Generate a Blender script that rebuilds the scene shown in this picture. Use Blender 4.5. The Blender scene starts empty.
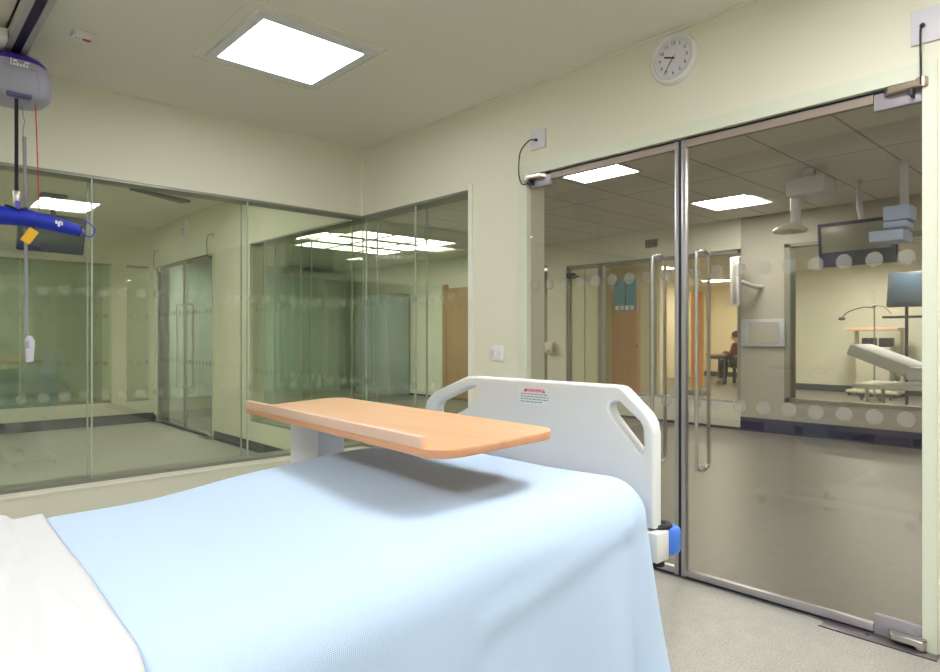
import bpy, bmesh, math, random
from math import sin, cos, pi, radians, sqrt
from mathutils import Vector, Matrix
random.seed(7)
S = bpy.context.scene
COL = S.collection

# ------------------------------------------------------------------ materials
def new_mat(name):
    m = bpy.data.materials.new(name); m.use_nodes = True
    nt = m.node_tree
    return m, nt, nt.nodes.get('Principled BSDF')
def pbr(name, col, rough=0.5, metal=0.0, spec=0.5, noise=None, bump=None, emit=None):
    """noise=(scale, amount) gentle colour mottling, bump=(scale, strength)"""
    m, nt, b = new_mat(name)
    b.inputs['Base Color'].default_value = (*col, 1)
    b.inputs['Roughness'].default_value = rough
    b.inputs['Metallic'].default_value = metal
    b.inputs['Specular IOR Level'].default_value = spec
    if emit:
        b.inputs['Emission Color'].default_value = (*emit[0], 1); b.inputs['Emission Strength'].default_value = emit[1]
    if noise or bump:
        tc = nt.nodes.new('ShaderNodeTexCoord')
    if noise:
        n = nt.nodes.new('ShaderNodeTexNoise'); n.inputs['Scale'].default_value = noise[0]; n.inputs['Detail'].default_value = 6
        nt.links.new(tc.outputs['Object'], n.inputs['Vector'])
        mx = nt.nodes.new('ShaderNodeMix'); mx.data_type = 'RGBA'
        a = noise[1]
        mx.inputs[6].default_value = (*[max(0, c*(1-a)) for c in col], 1); mx.inputs[7].default_value = (*[min(1, c*(1+a)) for c in col], 1)
        nt.links.new(n.outputs['Fac'], mx.inputs[0]); nt.links.new(mx.outputs[2], b.inputs['Base Color'])
    if bump:
        n2 = nt.nodes.new('ShaderNodeTexNoise'); n2.inputs['Scale'].default_value = bump[0]; n2.inputs['Detail'].default_value = 4
        nt.links.new(tc.outputs['Object'], n2.inputs['Vector'])
        bp = nt.nodes.new('ShaderNodeBump'); bp.inputs['Strength'].default_value = bump[1]; bp.inputs['Distance'].default_value = 0.01
        nt.links.new(n2.outputs['Fac'], bp.inputs['Height']); nt.links.new(bp.outputs['Normal'], b.inputs['Normal'])
    return m
def emission(name, col, strength):
    m, nt, b = new_mat(name)
    nt.nodes.remove(b)
    e = nt.nodes.new('ShaderNodeEmission'); e.inputs['Color'].default_value = (*col, 1); e.inputs['Strength'].default_value = strength
    nt.links.new(e.outputs[0], nt.nodes['Material Output'].inputs['Surface'])
    return m
def glass(name, tint, f0=0.04, rough=0.0):
    """clear sheet glass: tinted see-through, mirror by Schlick's law, the same from both sides"""
    m, nt, b = new_mat(name); nt.nodes.remove(b)
    N = nt.nodes; L = nt.links
    g = N.new('ShaderNodeNewGeometry')
    dt = N.new('ShaderNodeVectorMath'); dt.operation = 'DOT_PRODUCT'
    L.new(g.outputs['Normal'], dt.inputs[0]); L.new(g.outputs['Incoming'], dt.inputs[1])
    ab = N.new('ShaderNodeMath'); ab.operation = 'ABSOLUTE'; L.new(dt.outputs['Value'], ab.inputs[0])
    om = N.new('ShaderNodeMath'); om.operation = 'SUBTRACT'; om.inputs[0].default_value = 1; L.new(ab.outputs[0], om.inputs[1]); om.use_clamp = True
    pw = N.new('ShaderNodeMath'); pw.operation = 'POWER'; L.new(om.outputs[0], pw.inputs[0]); pw.inputs[1].default_value = 5
    ma = N.new('ShaderNodeMath'); ma.operation = 'MULTIPLY_ADD'; L.new(pw.outputs[0], ma.inputs[0]); ma.inputs[1].default_value = 1-f0; ma.inputs[2].default_value = f0
    tr = N.new('ShaderNodeBsdfTransparent'); tr.inputs['Color'].default_value = (*tint, 1)
    gl = N.new('ShaderNodeBsdfGlossy'); gl.inputs['Roughness'].default_value = rough
    mx = N.new('ShaderNodeMixShader')
    L.new(ma.outputs[0], mx.inputs[0]); L.new(tr.outputs[0], mx.inputs[1]); L.new(gl.outputs[0], mx.inputs[2])
    L.new(mx.outputs[0], N['Material Output'].inputs['Surface'])
    return m
def frosted(name, col, amount):
    m, nt, b = new_mat(name); N = nt.nodes; L = nt.links
    b.inputs['Base Color'].default_value = (*col, 1); b.inputs['Roughness'].default_value = .6
    tr = N.new('ShaderNodeBsdfTransparent'); mx = N.new('ShaderNodeMixShader'); mx.inputs[0].default_value = amount
    L.new(tr.outputs[0], mx.inputs[1]); L.new(b.outputs[0], mx.inputs[2]); L.new(mx.outputs[0], N['Material Output'].inputs['Surface'])
    return m
def wood(name, c1, c2, scale=6, axis=1, rough=.45):
    m, nt, b = new_mat(name); N = nt.nodes; L = nt.links
    tc = N.new('ShaderNodeTexCoord'); mp = N.new('ShaderNodeMapping')
    sc = [scale*5]*3; sc[axis] = scale*.35
    mp.inputs['Scale'].default_value = sc
    L.new(tc.outputs['Object'], mp.inputs['Vector'])
    n = N.new('ShaderNodeTexNoise'); n.inputs['Scale'].default_value = 1.0; n.inputs['Detail'].default_value = 7; n.inputs['Distortion'].default_value = .4
    L.new(mp.outputs[0], n.inputs['Vector'])
    cr = N.new('ShaderNodeValToRGB'); cr.color_ramp.elements[0].position = .3; cr.color_ramp.elements[1].position = .7
    cr.color_ramp.elements[0].color = (*c1, 1); cr.color_ramp.elements[1].color = (*c2, 1)
    L.new(n.outputs['Fac'], cr.inputs[0]); L.new(cr.outputs[0], b.inputs['Base Color'])
    b.inputs['Roughness'].default_value = rough
    return m
def vinyl(name, col, dark, light):
    m, nt, b = new_mat(name); N = nt.nodes; L = nt.links
    tc = N.new('ShaderNodeTexCoord')
    n = N.new('ShaderNodeTexNoise'); n.inputs['Scale'].default_value = 140; n.inputs['Detail'].default_value = 3
    n2 = N.new('ShaderNodeTexNoise'); n2.inputs['Scale'].default_value = 14; n2.inputs['Detail'].default_value = 5
    L.new(tc.outputs['Object'], n.inputs['Vector']); L.new(tc.outputs['Object'], n2.inputs['Vector'])
    cr = N.new('ShaderNodeValToRGB'); e = cr.color_ramp.elements
    e[0].position = .36; e[0].color = (*dark, 1); e[1].position = .66; e[1].color = (*light, 1)
    k = e.new(.46); k.color = (*col, 1); k = e.new(.56); k.color = (*col, 1)
    L.new(n.outputs['Fac'], cr.inputs[0])
    mx = N.new('ShaderNodeMix'); mx.data_type = 'RGBA'; mx.blend_type = 'MULTIPLY'; mx.inputs[0].default_value = .35
    L.new(cr.outputs[0], mx.inputs[6])
    cr2 = N.new('ShaderNodeValToRGB'); cr2.color_ramp.elements[0].color = (.72, .72, .72, 1); cr2.color_ramp.elements[0].position = .35; cr2.color_ramp.elements[1].position = .65
    L.new(n2.outputs['Fac'], cr2.inputs[0]); L.new(cr2.outputs[0], mx.inputs[7])
    L.new(mx.outputs[2], b.inputs['Base Color']); b.inputs['Roughness'].default_value = .38; b.inputs['Specular IOR Level'].default_value = .35
    return m
def cloth(name, col, kind, scale, strength, rough=.9):
    m, nt, b = new_mat(name); N = nt.nodes; L = nt.links
    b.inputs['Base Color'].default_value = (*col, 1); b.inputs['Roughness'].default_value = rough
    b.inputs['Specular IOR Level'].default_value = .1
    try: b.inputs['Sheen Weight'].default_value = .15
    except Exception: pass
    uv = N.new('ShaderNodeUVMap')
    if kind == 'waffle':
        w1 = N.new('ShaderNodeTexWave'); w1.bands_direction = 'Y'; w1.inputs['Scale'].default_value = scale; w1.inputs['Distortion'].default_value = .6; w1.inputs['Detail Scale'].default_value = 3
        w2 = N.new('ShaderNodeTexWave'); w2.bands_direction = 'X'; w2.inputs['Scale'].default_value = scale*.8; w2.inputs['Distortion'].default_value = .4
        L.new(uv.outputs[0], w1.inputs['Vector']); L.new(uv.outputs[0], w2.inputs['Vector'])
        ad = N.new('ShaderNodeMath'); ad.operation = 'MULTIPLY_ADD'; ad.inputs[1].default_value = .5
        L.new(w2.outputs['Fac'], ad.inputs[0]); L.new(w1.outputs['Fac'], ad.inputs[2]); h = ad.outputs[0]
        mx = N.new('ShaderNodeMix'); mx.data_type = 'RGBA'
        mx.inputs[6].default_value = (*[c*.95 for c in col], 1); mx.inputs[7].default_value = (*[min(1, c*1.03) for c in col], 1)
        L.new(w1.outputs['Fac'], mx.inputs[0]); L.new(mx.outputs[2], b.inputs['Base Color'])
    else:
        n = N.new('ShaderNodeTexNoise'); n.inputs['Scale'].default_value = scale; n.inputs['Detail'].default_value = 5
        L.new(uv.outputs[0], n.inputs['Vector']); h = n.outputs['Fac']
    bp = N.new('ShaderNodeBump'); bp.inputs['Strength'].default_value = strength; bp.inputs['Distance'].default_value = .004
    L.new(h, bp.inputs['Height']); L.new(bp.outputs['Normal'], b.inputs['Normal'])
    return m
def tiles(name, col, line, sx, sy, off=(0, 0, 0)):
    m, nt, b = new_mat(name); N = nt.nodes; L = nt.links
    tc = N.new('ShaderNodeTexCoord'); mp = N.new('ShaderNodeMapping'); mp.inputs['Location'].default_value = off
    L.new(tc.outputs['Object'], mp.inputs['Vector'])
    br = N.new('ShaderNodeTexBrick'); br.offset = 0; br.inputs['Scale'].default_value = 1
    br.inputs['Brick Width'].default_value = sx; br.inputs['Row Height'].default_value = sy
    br.inputs['Mortar Size'].default_value = .009; br.inputs['Mortar Smooth'].default_value = 0
    br.inputs['Color1'].default_value = (*col, 1); br.inputs['Color2'].default_value = (*col, 1); br.inputs['Mortar'].default_value = (*line, 1)
    L.new(mp.outputs[0], br.inputs['Vector']); L.new(br.outputs['Color'], b.inputs['Base Color'])
    b.inputs['Roughness'].default_value = .8; b.inputs['Specular IOR Level'].default_value = .15
    return m

M = {}
M['wall'] = pbr('cream_wall_paint', (.765, .755, .625), .55, spec=.3, bump=(220, .03))
M['ceil'] = pbr('cream_ceiling_paint', (.80, .78, .69), .7, spec=.2, bump=(180, .03))
M['trim'] = pbr('painted_trim', (.70, .73, .60), .4)
M['white_trim'] = pbr('white_trim', (.82, .83, .74), .4)
M['skirt'] = pbr('dark_grey_vinyl_skirting', (.07, .075, .10), .4)
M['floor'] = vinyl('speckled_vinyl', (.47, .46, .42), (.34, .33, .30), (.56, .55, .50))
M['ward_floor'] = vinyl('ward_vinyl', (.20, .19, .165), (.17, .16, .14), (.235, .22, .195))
M['ward_tiles'] = tiles('ward_ceiling_tiles', (.76, .74, .68), (.42, .40, .36), 1.2, .6, (.1, .25, 0))
M['ward_wall'] = pbr('ward_cream_paint', (.76, .76, .66), .55, spec=.2)
M['ward_grey'] = pbr('ward_grey_brown_paint', (.46, .44, .38), .55, spec=.2)
M['warm_wall'] = pbr('warm_cream_paint', (.84, .76, .58), .6)
M['navy'] = pbr('navy_skirting', (.035, .035, .09), .4)
M['door_glass'] = glass('grey_tinted_glass', (.91, .89, .855), .062)
M['win_glass'] = glass('green_tinted_glass', (.945, .965, .92), .062)
M['far_glass'] = glass('clear_glass', (.95, .96, .92), .02)
M['film'] = frosted('frosted_film', (.42, .41, .36), .26)
M['pale_film'] = frosted('pale_frosted_film', (.55, .58, .46), .15)
M['alu'] = pbr('anodised_aluminium', (.52, .51, .54), .34, .85)
M['steel'] = pbr('brushed_stainless_steel', (.62, .60, .57), .28, 1.0, noise=(40, .08))
M['bronze_steel'] = pbr('warm_steel', (.62, .52, .42), .3, 1.0)
M['black'] = pbr('black_rubber', (.012, .012, .016), .6)
M['dark'] = pbr('dark_plastic', (.03, .03, .045), .45)
M['seal'] = pbr('dark_seal', (.018, .016, .035), .5)
M['white_plastic'] = pbr('white_plastic', (.80, .80, .80), .35)
M['plate_plastic'] = pbr('lilac_white_plastic', (.68, .66, .72), .4)
M['grey_plastic'] = pbr('light_grey_plastic', (.62, .62, .68), .4)
M['panel_line'] = pbr('grey_seam', (.35, .35, .42), .5)
M['foot'] = pbr('moulded_white_board', (.74, .76, .77), .32, noise=(3, .02))
M['bedframe'] = pbr('cream_powder_coat', (.74, .74, .70), .4)
M['bluebump'] = pbr('blue_bumper_plastic', (.06, .21, .75), .4)
M['mattress'] = pbr('navy_mattress_cover', (.05, .08, .2), .6)
M['beech'] = wood('beech_laminate', (.66, .37, .19), (.74, .44, .24), 5, 1, .38)
M['beech_edge'] = wood('beech_edge_strip', (.56, .27, .14), (.64, .33, .18), 5, 1, .45)
M['lip'] = wood('pale_beech_strip', (.68, .45, .33), (.76, .54, .41), 5, 1, .42)
M['lilac_metal'] = pbr('lilac_grey_powder_coat', (.70, .70, .78), .4)
M['blanket'] = cloth('light_blue_cellular_cotton', (.53, .68, .89), 'waffle', 125, .22)
M['sheet'] = cloth('white_cotton_sheet', (.65, .66, .68), 'noise', 60, .08)
M['pillow'] = cloth('white_pillow_cotton', (.85, .86, .89), 'noise', 30, .1)
M['blue_cover'] = pbr('royal_blue_padded_cover', (.008, .03, .52), .5, bump=(14, .4))
M['purple'] = pbr('deep_violet_plastic', (.06, .02, .36), .4)
M['violet_wire'] = pbr('violet_coated_wire', (.13, .10, .62), .35)
M['yellow'] = pbr('yellow_tag_card', (.85, .48, .02), .6)
M['red'] = pbr('red_plastic', (.65, .01, .02), .4)
M['red_cord'] = pbr('red_cord', (.72, .07, .09), .6)
M['strap'] = pbr('black_webbing', (.012, .012, .02), .75)
M['grey_hose'] = pbr('grey_cable_sleeve', (.33, .33, .36), .5)
M['mark_white'] = pbr('white_print', (.85, .85, .88), .5)
M['mark_grey'] = pbr('grey_print', (.22, .24, .28), .6)
M['mark_red'] = pbr('red_print', (.75, .03, .10), .6)
M['sticker'] = pbr('pale_sticker', (.74, .82, .84), .5)
M['clock_face'] = pbr('clock_face', (.72, .71, .78), .5)
M['clock_rim'] = pbr('clock_rim', (.76, .77, .74), .35)
M['panel_on'] = emission('lit_diffuser', (.99, .985, 1.0), 13.0)
M['bright_panel'] = emission('bright_lit_diffuser', (.99, .985, 1.0), 36.0)
M['next_panel'] = emission('lit_next_room_diffuser', (1, .985, .95), 25.0)
M['front_panel'] = emission('front_row_lit_diffuser', (.99, .985, 1.0), 21.0)
M['ward_panel_on'] = emission('lit_ward_diffuser', (1, .98, .93), 30.0)
M['warm_panel_on'] = emission('lit_warm_diffuser', (1, .93, .78), 48.0)
M['side_panel_on'] = emission('added_side_room_diffuser', (1, .99, .92), 58.0)
M['sky_panel'] = emission('lit_group_diffuser', (1, .97, .86), 7.0)
M['door_wood'] = wood('oak_door', (.34, .19, .09), (.44, .26, .13), 3, 2, .5)
M['peach_wood'] = wood('pale_orange_door', (.80, .50, .32), (.88, .58, .40), 3, 2, .5)
M['screen'] = pbr('blue_grey_screen', (.06, .09, .14), .15)
M['screen_grey'] = pbr('grey_screen', (.36, .35, .30), .25)
M['navy_plastic'] = pbr('navy_monitor_casing', (.02, .025, .12), .35)
M['sky_plastic'] = pbr('pale_blue_plastic', (.45, .56, .80), .4)
M['cream_plastic'] = pbr('cream_plastic', (.70, .68, .56), .45)
M['teal'] = pbr('blue_green_notice', (.13, .30, .36), .5)
M['dark_green'] = pbr('dim_green_wall', (.30, .38, .30), .6)
M['rail'] = pbr('rail_lacquer', (.42, .40, .41), .4)
M['slot'] = pbr('violet_black_slot', (.012, .006, .05), .6)
M['hoist_grey'] = pbr('pale_lilac_grey_shell', (.38, .38, .48), .4)
M['slot_dark'] = pbr('violet_grey_recess', (.12, .11, .25), .5)
M['handset'] = pbr('pale_lilac_plastic', (.62, .60, .72), .4)
M['vent'] = pbr('slate_vent', (.10, .11, .16), .5)
M['ward_post'] = pbr('grey_green_post', (.30, .30, .26), .5)
M['green_panel'] = pbr('pale_green_door_panel', (.66, .70, .48), .4)
M['olive'] = pbr('olive_grey_frame', (.24, .24, .18), .5)
M['orange'] = pbr('orange_board', (.70, .33, .12), .6)
M['table_top'] = pbr('pinkish_table_top', (.50, .33, .27), .5)
M['pale_plastic'] = pbr('pale_pendant_plastic', (.62, .62, .68), .4)
M['pale_casing'] = pbr('pale_monitor_casing', (.66, .66, .68), .4)
M['sky_grey'] = pbr('blue_grey_frame', (.50, .54, .58), .45)
M['cup_blue'] = pbr('slate_blue_laminate', (.34, .41, .42), .5)
M['sky_cloth'] = pbr('sky_blue_cover', (.40, .52, .80), .8)
M['aqua_wall'] = pbr('pale_aqua_paint', (.60, .76, .74), .55, spec=.2)
M['teal_cab'] = pbr('dull_teal_laminate', (.44, .57, .53), .5)
M['dull_steel'] = pbr('dull_lilac_steel', (.30, .27, .28), .35, .8)
M['skin'] = pbr('skin', (.62, .38, .28), .5)
M['maroon'] = pbr('maroon_cloth', (.20, .05, .05), .8)
M['hair'] = pbr('dark_hair', (.04, .025, .02), .6)

# ------------------------------------------------------------------ builders
class MB:
    def __init__(s): s.bm = bmesh.new()
    def _merge(s, b2, mat4=None):
        if mat4: b2.transform(mat4)
        me = bpy.data.meshes.new('t'); b2.to_mesh(me); b2.free(); s.bm.from_mesh(me); bpy.data.meshes.remove(me)
    def box(s, x0, x1, y0, y1, z0, z1, bev=0, seg=2, T=None):
        b = bmesh.new(); bmesh.ops.create_cube(b, size=1)
        for v in b.verts:
            v.co = Vector(((x0+x1)/2+v.co.x*abs(x1-x0), (y0+y1)/2+v.co.y*abs(y1-y0), (z0+z1)/2+v.co.z*abs(z1-z0)))
        if bev: bmesh.ops.bevel(b, geom=b.edges[:], offset=bev, segments=seg, profile=.5, affect='EDGES')
        s._merge(b, T); return s
    def cyl(s, p, q, r, r2=None, n=20, bev=0, T=None):
        p, q = Vector(p), Vector(q); d = q-p
        b = bmesh.new(); bmesh.ops.create_cone(b, cap_ends=True, segments=n, radius1=r, radius2=r if r2 is None else r2, depth=d.length)
        if bev:
            es = [e for e in b.edges if len(e.link_faces) == 2 and e.calc_face_angle(0) > .8]
            bmesh.ops.bevel(b, geom=es, offset=bev, segments=2, affect='EDGES')
        R = d.to_track_quat('Z', 'Y').to_matrix().to_4x4()
        b.transform(Matrix.Translation((p+q)/2) @ R); s._merge(b, T); return s
    def sphere(s, c, rx, ry=None, rz=None, n=20, T=None):
        b = bmesh.new(); bmesh.ops.create_uvsphere(b, u_segments=n, v_segments=n//2+2, radius=1)
        b.transform(Matrix.Translation(c) @ Matrix.Diagonal((rx, ry or rx, rz or rx, 1))); s._merge(b, T); return s
    def tube(s, pts, r, n=10, closed=False, smooth=6):
        """round tube along a Catmull-Rom path"""
        P = [Vector(p) for p in pts]; Q = []
        k = len(P); rng = range(k if closed else k-1)
        if smooth > 1:
            for i in rng:
                a = P[(i-1) % k] if closed or i > 0 else P[0]; b_ = P[i]; c = P[(i+1) % k]
                d = P[(i+2) % k] if closed or i+2 < k else P[-1]
                for j in range(smooth):
                    t = j/smooth
                    Q.append(.5*((2*b_)+(c-a)*t+(2*a-5*b_+4*c-d)*t*t+(3*b_-a-3*c+d)*t**3))
            if not closed: Q.append(P[-1])
        else: Q = P
        rings = []; up = None; m = len(Q)
        for i in range(m):
            t = (Q[(i+1) % m]-Q[i-1]) if closed else (Q[min(i+1, m-1)]-Q[max(i-1, 0)])
            t.normalize()
            if up is None: up = t.orthogonal().normalized()
            up = (up-t*up.dot(t)).normalized(); sd = t.cross(up)
            rr = r(i/(m-1)) if callable(r) else r
            rings.append([s.bm.verts.new(Q[i]+(up*cos(2*pi*j/n)+sd*sin(2*pi*j/n))*rr) for j in range(n)])
        for i in range(m if closed else m-1):
            A, B = rings[i], rings[(i+1) % m]
            for j in range(n): s.bm.faces.new((A[j], A[(j+1) % n], B[(j+1) % n], B[j]))
        if not closed:
            s.bm.faces.new(rings[0][::-1]); s.bm.faces.new(rings[-1])
        return s
    def prism(s, pts, vec, bev=0, seg=3, T=None):
        """polygon pts (3-D) extruded by vec"""
        b = bmesh.new(); f = b.faces.new([b.verts.new(p) for p in pts])
        r = bmesh.ops.extrude_face_region(b, geom=[f])
        bmesh.ops.translate(b, verts=[g for g in r['geom'] if isinstance(g, bmesh.types.BMVert)], vec=Vector(vec))
        bmesh.ops.recalc_face_normals(b, faces=b.faces[:])
        if bev:
            v = Vector(vec).normalized()
            es = [e for e in b.edges if abs((e.verts[0].co-e.verts[1].co).normalized().dot(v)) < .5]
            bmesh.ops.bevel(b, geom=es, offset=bev, segments=seg, profile=.5, affect='EDGES')
        s._merge(b, T); return s
    def lathe(s, prof, c, n=40, T=None):
        """prof: list of (r, z) about z through c"""
        b = bmesh.new(); rings = []
        for r, z in prof:
            rings.append([b.verts.new((c[0]+r*cos(2*pi*j/n), c[1]+r*sin(2*pi*j/n), c[2]+z)) for j in range(n)] if r > 1e-6 else [b.verts.new((c[0], c[1], c[2]+z))])
        for A, B in zip(rings, rings[1:]):
            for j in range(n):
                if len(A) == 1 and len(B) == 1: continue
                if len(A) == 1: b.faces.new((A[0], B[(j+1) % n], B[j]))
                elif len(B) == 1: b.faces.new((A[j], A[(j+1) % n], B[0]))
                else: b.faces.new((A[j], A[(j+1) % n], B[(j+1) % n], B[j]))
        bmesh.ops.recalc_face_normals(b, faces=b.faces[:])
        s._merge(b, T); return s
    def xf(s, T): s.bm.transform(T); return s
    def build(s, name, mat, parent=None, smooth=True, angle=35):
        off = world_loc(parent) if parent else Vector((0, 0, 0))
        me = bpy.data.meshes.new(name)
        bmesh.ops.translate(s.bm, verts=s.bm.verts[:], vec=-off)
        s.bm.to_mesh(me); s.bm.free()
        me.materials.append(mat)
        if smooth: shade(me, angle)
        o = bpy.data.objects.new(name, me); COL.objects.link(o)
        if parent: o.parent = parent
        return o
def shade(me, angle=35):
    me.polygons.foreach_set('use_smooth', [True]*len(me.polygons))
    try: me.set_sharp_from_angle(angle=radians(angle))
    except Exception: pass
def world_loc(o):
    v = Vector((0, 0, 0))
    while o: v += o.location; o = o.parent
    return v
def tag(o, label, cat, group=None):
    o['label'] = label; o['category'] = cat
    if group: o['group'] = group
    return o
def thing(name, loc, label, cat, group=None):
    o = bpy.data.objects.new(name, None); COL.objects.link(o); o.location = loc; o.empty_display_size = .05
    return tag(o, label, cat, group)
def struct(o): o['kind'] = 'structure'; return o
def srt(name, loc):
    o = bpy.data.objects.new(name, None); COL.objects.link(o); o.location = loc; o['kind'] = 'structure'; o.empty_display_size = .05
    return o
def dup(o, loc=None, name=None, parent=None):
    c = o.copy(); COL.objects.link(c)
    if name: c.name = name
    if loc is not None: c.location = loc
    if parent: c.parent = parent
    for ch in list(o.children): dup(ch, parent=c)
    return c
def text_mb(body, size, T, extrude=.0006):
    cu = bpy.data.curves.new('t', 'FONT'); cu.body = body; cu.size = size; cu.align_x = 'CENTER'; cu.align_y = 'CENTER'; cu.extrude = extrude
    ob = bpy.data.objects.new('t', cu); COL.objects.link(ob)
    dg = bpy.context.evaluated_depsgraph_get(); dg.update()
    me = bpy.data.meshes.new_from_object(ob.evaluated_get(dg))
    bpy.data.objects.remove(ob); bpy.data.curves.remove(cu)
    me.transform(T); mb = MB(); mb.bm.from_mesh(me); bpy.data.meshes.remove(me)
    return mb
def axes(o, x, y, z): # matrix from basis vectors
    return Matrix(((x[0], y[0], z[0], o[0]), (x[1], y[1], z[1], o[1]), (x[2], y[2], z[2], o[2]), (0, 0, 0, 1)))

# ------------------------------------------------------------------ dimensions (metres)
D, DT = 2.90, .15        # wall with the doors: face x = D, thickness
W, WT = 4.41, .15        # wall with the glazed partition: face y = W
H = 2.69                 # ceiling
ZB, ZT = .30, 2.155      # glazing bottom and top
XL, YB, YN = -2.4, -3.2, 9.60
FX = 8.10                # far wall of the ward

# camera
cam = bpy.data.cameras.new('Camera'); co = bpy.data.objects.new('Camera', cam); COL.objects.link(co)
co.location = (0, 0, 1.18); co.rotation_euler = (pi/2, 0, -radians(42.82))
cam.sensor_fit = 'HORIZONTAL'; cam.sensor_width = 36; cam.lens = 646/940*36; cam.clip_start = .02
cam.shift_y = .0009
S.camera = co

# ================================================================== SETTING
def wallbox(name, boxes, mat):
    mb = MB()
    for b in boxes: mb.box(*b)
    return struct(mb.build(name, mat, smooth=False))
# floors and ceilings
wallbox('floor', [(XL-.2, D, YB-.2, 12.6, -.1, 0)], M['floor'])
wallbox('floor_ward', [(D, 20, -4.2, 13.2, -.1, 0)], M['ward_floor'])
wallbox('ceiling', [(XL-.2, D+DT, YB-.2, 12.6, H, H+.1)], M['ceil'])
wallbox('ceiling_ward', [(D+DT, 20, -4.2, 13.2, H, H+.1)], M['ward_tiles'])
# door wall: openings = corner glazing y 3.14..6.51, doors .624..2.616, next room's doors 7.50..9.42
DY0, DY1, DZ = .624, 2.616, 2.150
NY0, NY1 = 7.50, 9.46
x0, x1 = D, D+DT
wallbox('wall_right', [
    (x0, x1, YB-.2, DY0-.012, 0, H), (x0, x1, DY0-.012, DY1+.012, DZ+.012, H), (x0, x1, DY1+.012, 3.14, 0, H),
    (x0, x1, 3.14, 6.51, 0, ZB), (x0, x1, 3.14, 6.51, ZT, H), (x0, x1, 6.51, NY0, 0, H),
    (x0, x1, NY0, NY1, DZ+.012, H), (x0, x1, NY1, 12.6, 0, H)], M['wall'])
# glazed partition wall
wallbox('wall_back', [(XL, D, W, W+WT, 0, ZB), (XL, D, W, W+WT, ZT, H), (XL, -1.02, W, W+WT, ZB, ZT)], M['wall'])
wallbox('wall_next_room', [(XL, D, YN, YN+.15, 0, ZB), (XL, D, YN, YN+.15, ZT, H), (2.36, 2.54, YN, YN+.15, ZB, ZT), (.2, .34, YN, YN+.15, ZB, ZT), (2.84, D, YN, YN+.15, ZB, ZT)], M['wall'])
wallbox('wall_left', [(XL-.2, XL, YB-.2, 12.6, 0, H)], M['wall'])
wallbox('wall_front', [(XL, D, YB-.2, YB, 0, H)], M['wall'])
wallbox('wall_end', [(XL, D, 12.4, 12.6, 0, H)], M['dark_green'])
# ward shell
OY0, OY1 = 3.68, 6.50      # glazed opening in the far wall
PY0, PY1 = .9, 3.14        # window to the side room
fx0, fx1 = FX, FX+.15
wallbox('wall_ward_far', [(fx0, fx1, OY1, 6.88, 0, H), (fx0, fx1, 6.88, 7.9, 2.35, H), (fx0, fx1, 6.88, 7.9, 0, .3), (fx0, fx1, 7.9, 13, 0, H), (fx0, fx1, OY0, OY1, 2.30, H), (fx0, fx1, OY0, 5.86, 0, .33)], M['ward_wall'])
wallbox('wall_ward_grey', [(fx0, fx1, PY1, OY0, 0, H), (fx0, fx1, PY0, PY1, 0, .40), (fx0, fx1, PY0, PY1, 2.30, H), (fx0, fx1, -4, PY0, 0, H)], M['ward_grey'])
wallbox('wall_ward_north', [(D+DT, FX, 13, 13.2, 0, H)], M['aqua_wall'])
wallbox('wall_ward_south', [(D+DT, FX, -4.2, -4, 0, H)], M['ward_wall'])
wallbox('wall_side_room', [(15.3, 15.4, -4, 6.85, 0, H), (15.3, 18.6, 6.85, 6.95, 0, H)], M['ward_wall'])
wallbox('wall_corridor_end', [(18.6, 18.8, 6.85, 13, 0, H), (fx1, 18.6, 9.6, 9.8, 0, H)], M['warm_wall'])
wallbox('wall_side_south', [(fx1, 20, -4.2, -4, 0, H)], M['ward_wall'])
wallbox('wall_corridor_north', [(fx1, 20, 13, 13.2, 0, H)], M['ward_wall'])
# skirting
def skirt(name, boxes, mat=None): return wallbox(name, boxes, mat or M['skirt'])
skirt('baseboard_right', [(D-.012, D, YB, DY0-.06, 0, .1), (D-.012, D, DY1+.08, W, 0, .1), (D-.012, D, W+WT, NY0-.05, 0, .1), (D-.012, D, NY1+.05, YN, 0, .1)])
skirt('baseboard_back', [(XL, D-.012, W-.012, W, 0, .1), (XL, D-.012, W+WT, W+WT+.012, 0, .1)])
skirt('baseboard_next_room', [(XL, D-.012, YN-.012, YN, 0, .13)])
skirt('baseboard_left', [(XL, XL+.012, YB, W, 0, .1)])
skirt('baseboard_ward', [(fx0-.014, fx0, -4, OY0, 0, .17)], M['navy'])
skirt('baseboard_ward_opening', [(fx0-.012, fx0, OY0, 13, 0, .03)], M['skirt'])
skirt('baseboard_side_room', [(15.285, 15.3, -4, 6.85, 0, .14)], M['skirt'])
skirt('baseboard_corridor', [(18.58, 18.6, 6.95, 9.6, 0, .14)], M['skirt'])
# door head and jamb trim (flat painted architrave) around our doors
def architrave(name, ya, yb, wL, wR, wT):
    mb = MB()
    mb.box(D-.012, D+.006, ya-wR, ya, 0, DZ+wT); mb.box(D-.012, D+.006, yb, yb+wL, 0, DZ+wT); mb.box(D-.012, D+.006, ya, yb, DZ, DZ+wT)
    # lining of the opening
    mb.box(D+.006, D+DT, ya-.012, ya, 0, DZ); mb.box(D+.006, D+DT, yb, yb+.012, 0, DZ); mb.box(D+.006, D+DT, ya-.012, yb+.012, DZ, DZ+.012)
    return struct(mb.build(name, M['trim'], smooth=False))
architrave('trim_1', DY0, DY1, .07, .047, .062)
architrave('trim_2', NY0, NY1, .05, .05, .06)
# ceiling coving line
mb = MB(); mb.box(XL, D, W-.008, W, H-.012, H); mb.box(D-.008, D, YB, W-.008, H-.012, H)
struct(mb.build('trim_3', M['ceil'], smooth=False))
# the corner bead of the wall above the glazing
mb = MB(); mb.box(D-.010, D, W-.010, W, ZT, H-.012); struct(mb.build('trim_4', M['white_trim'], smooth=False))

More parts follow.
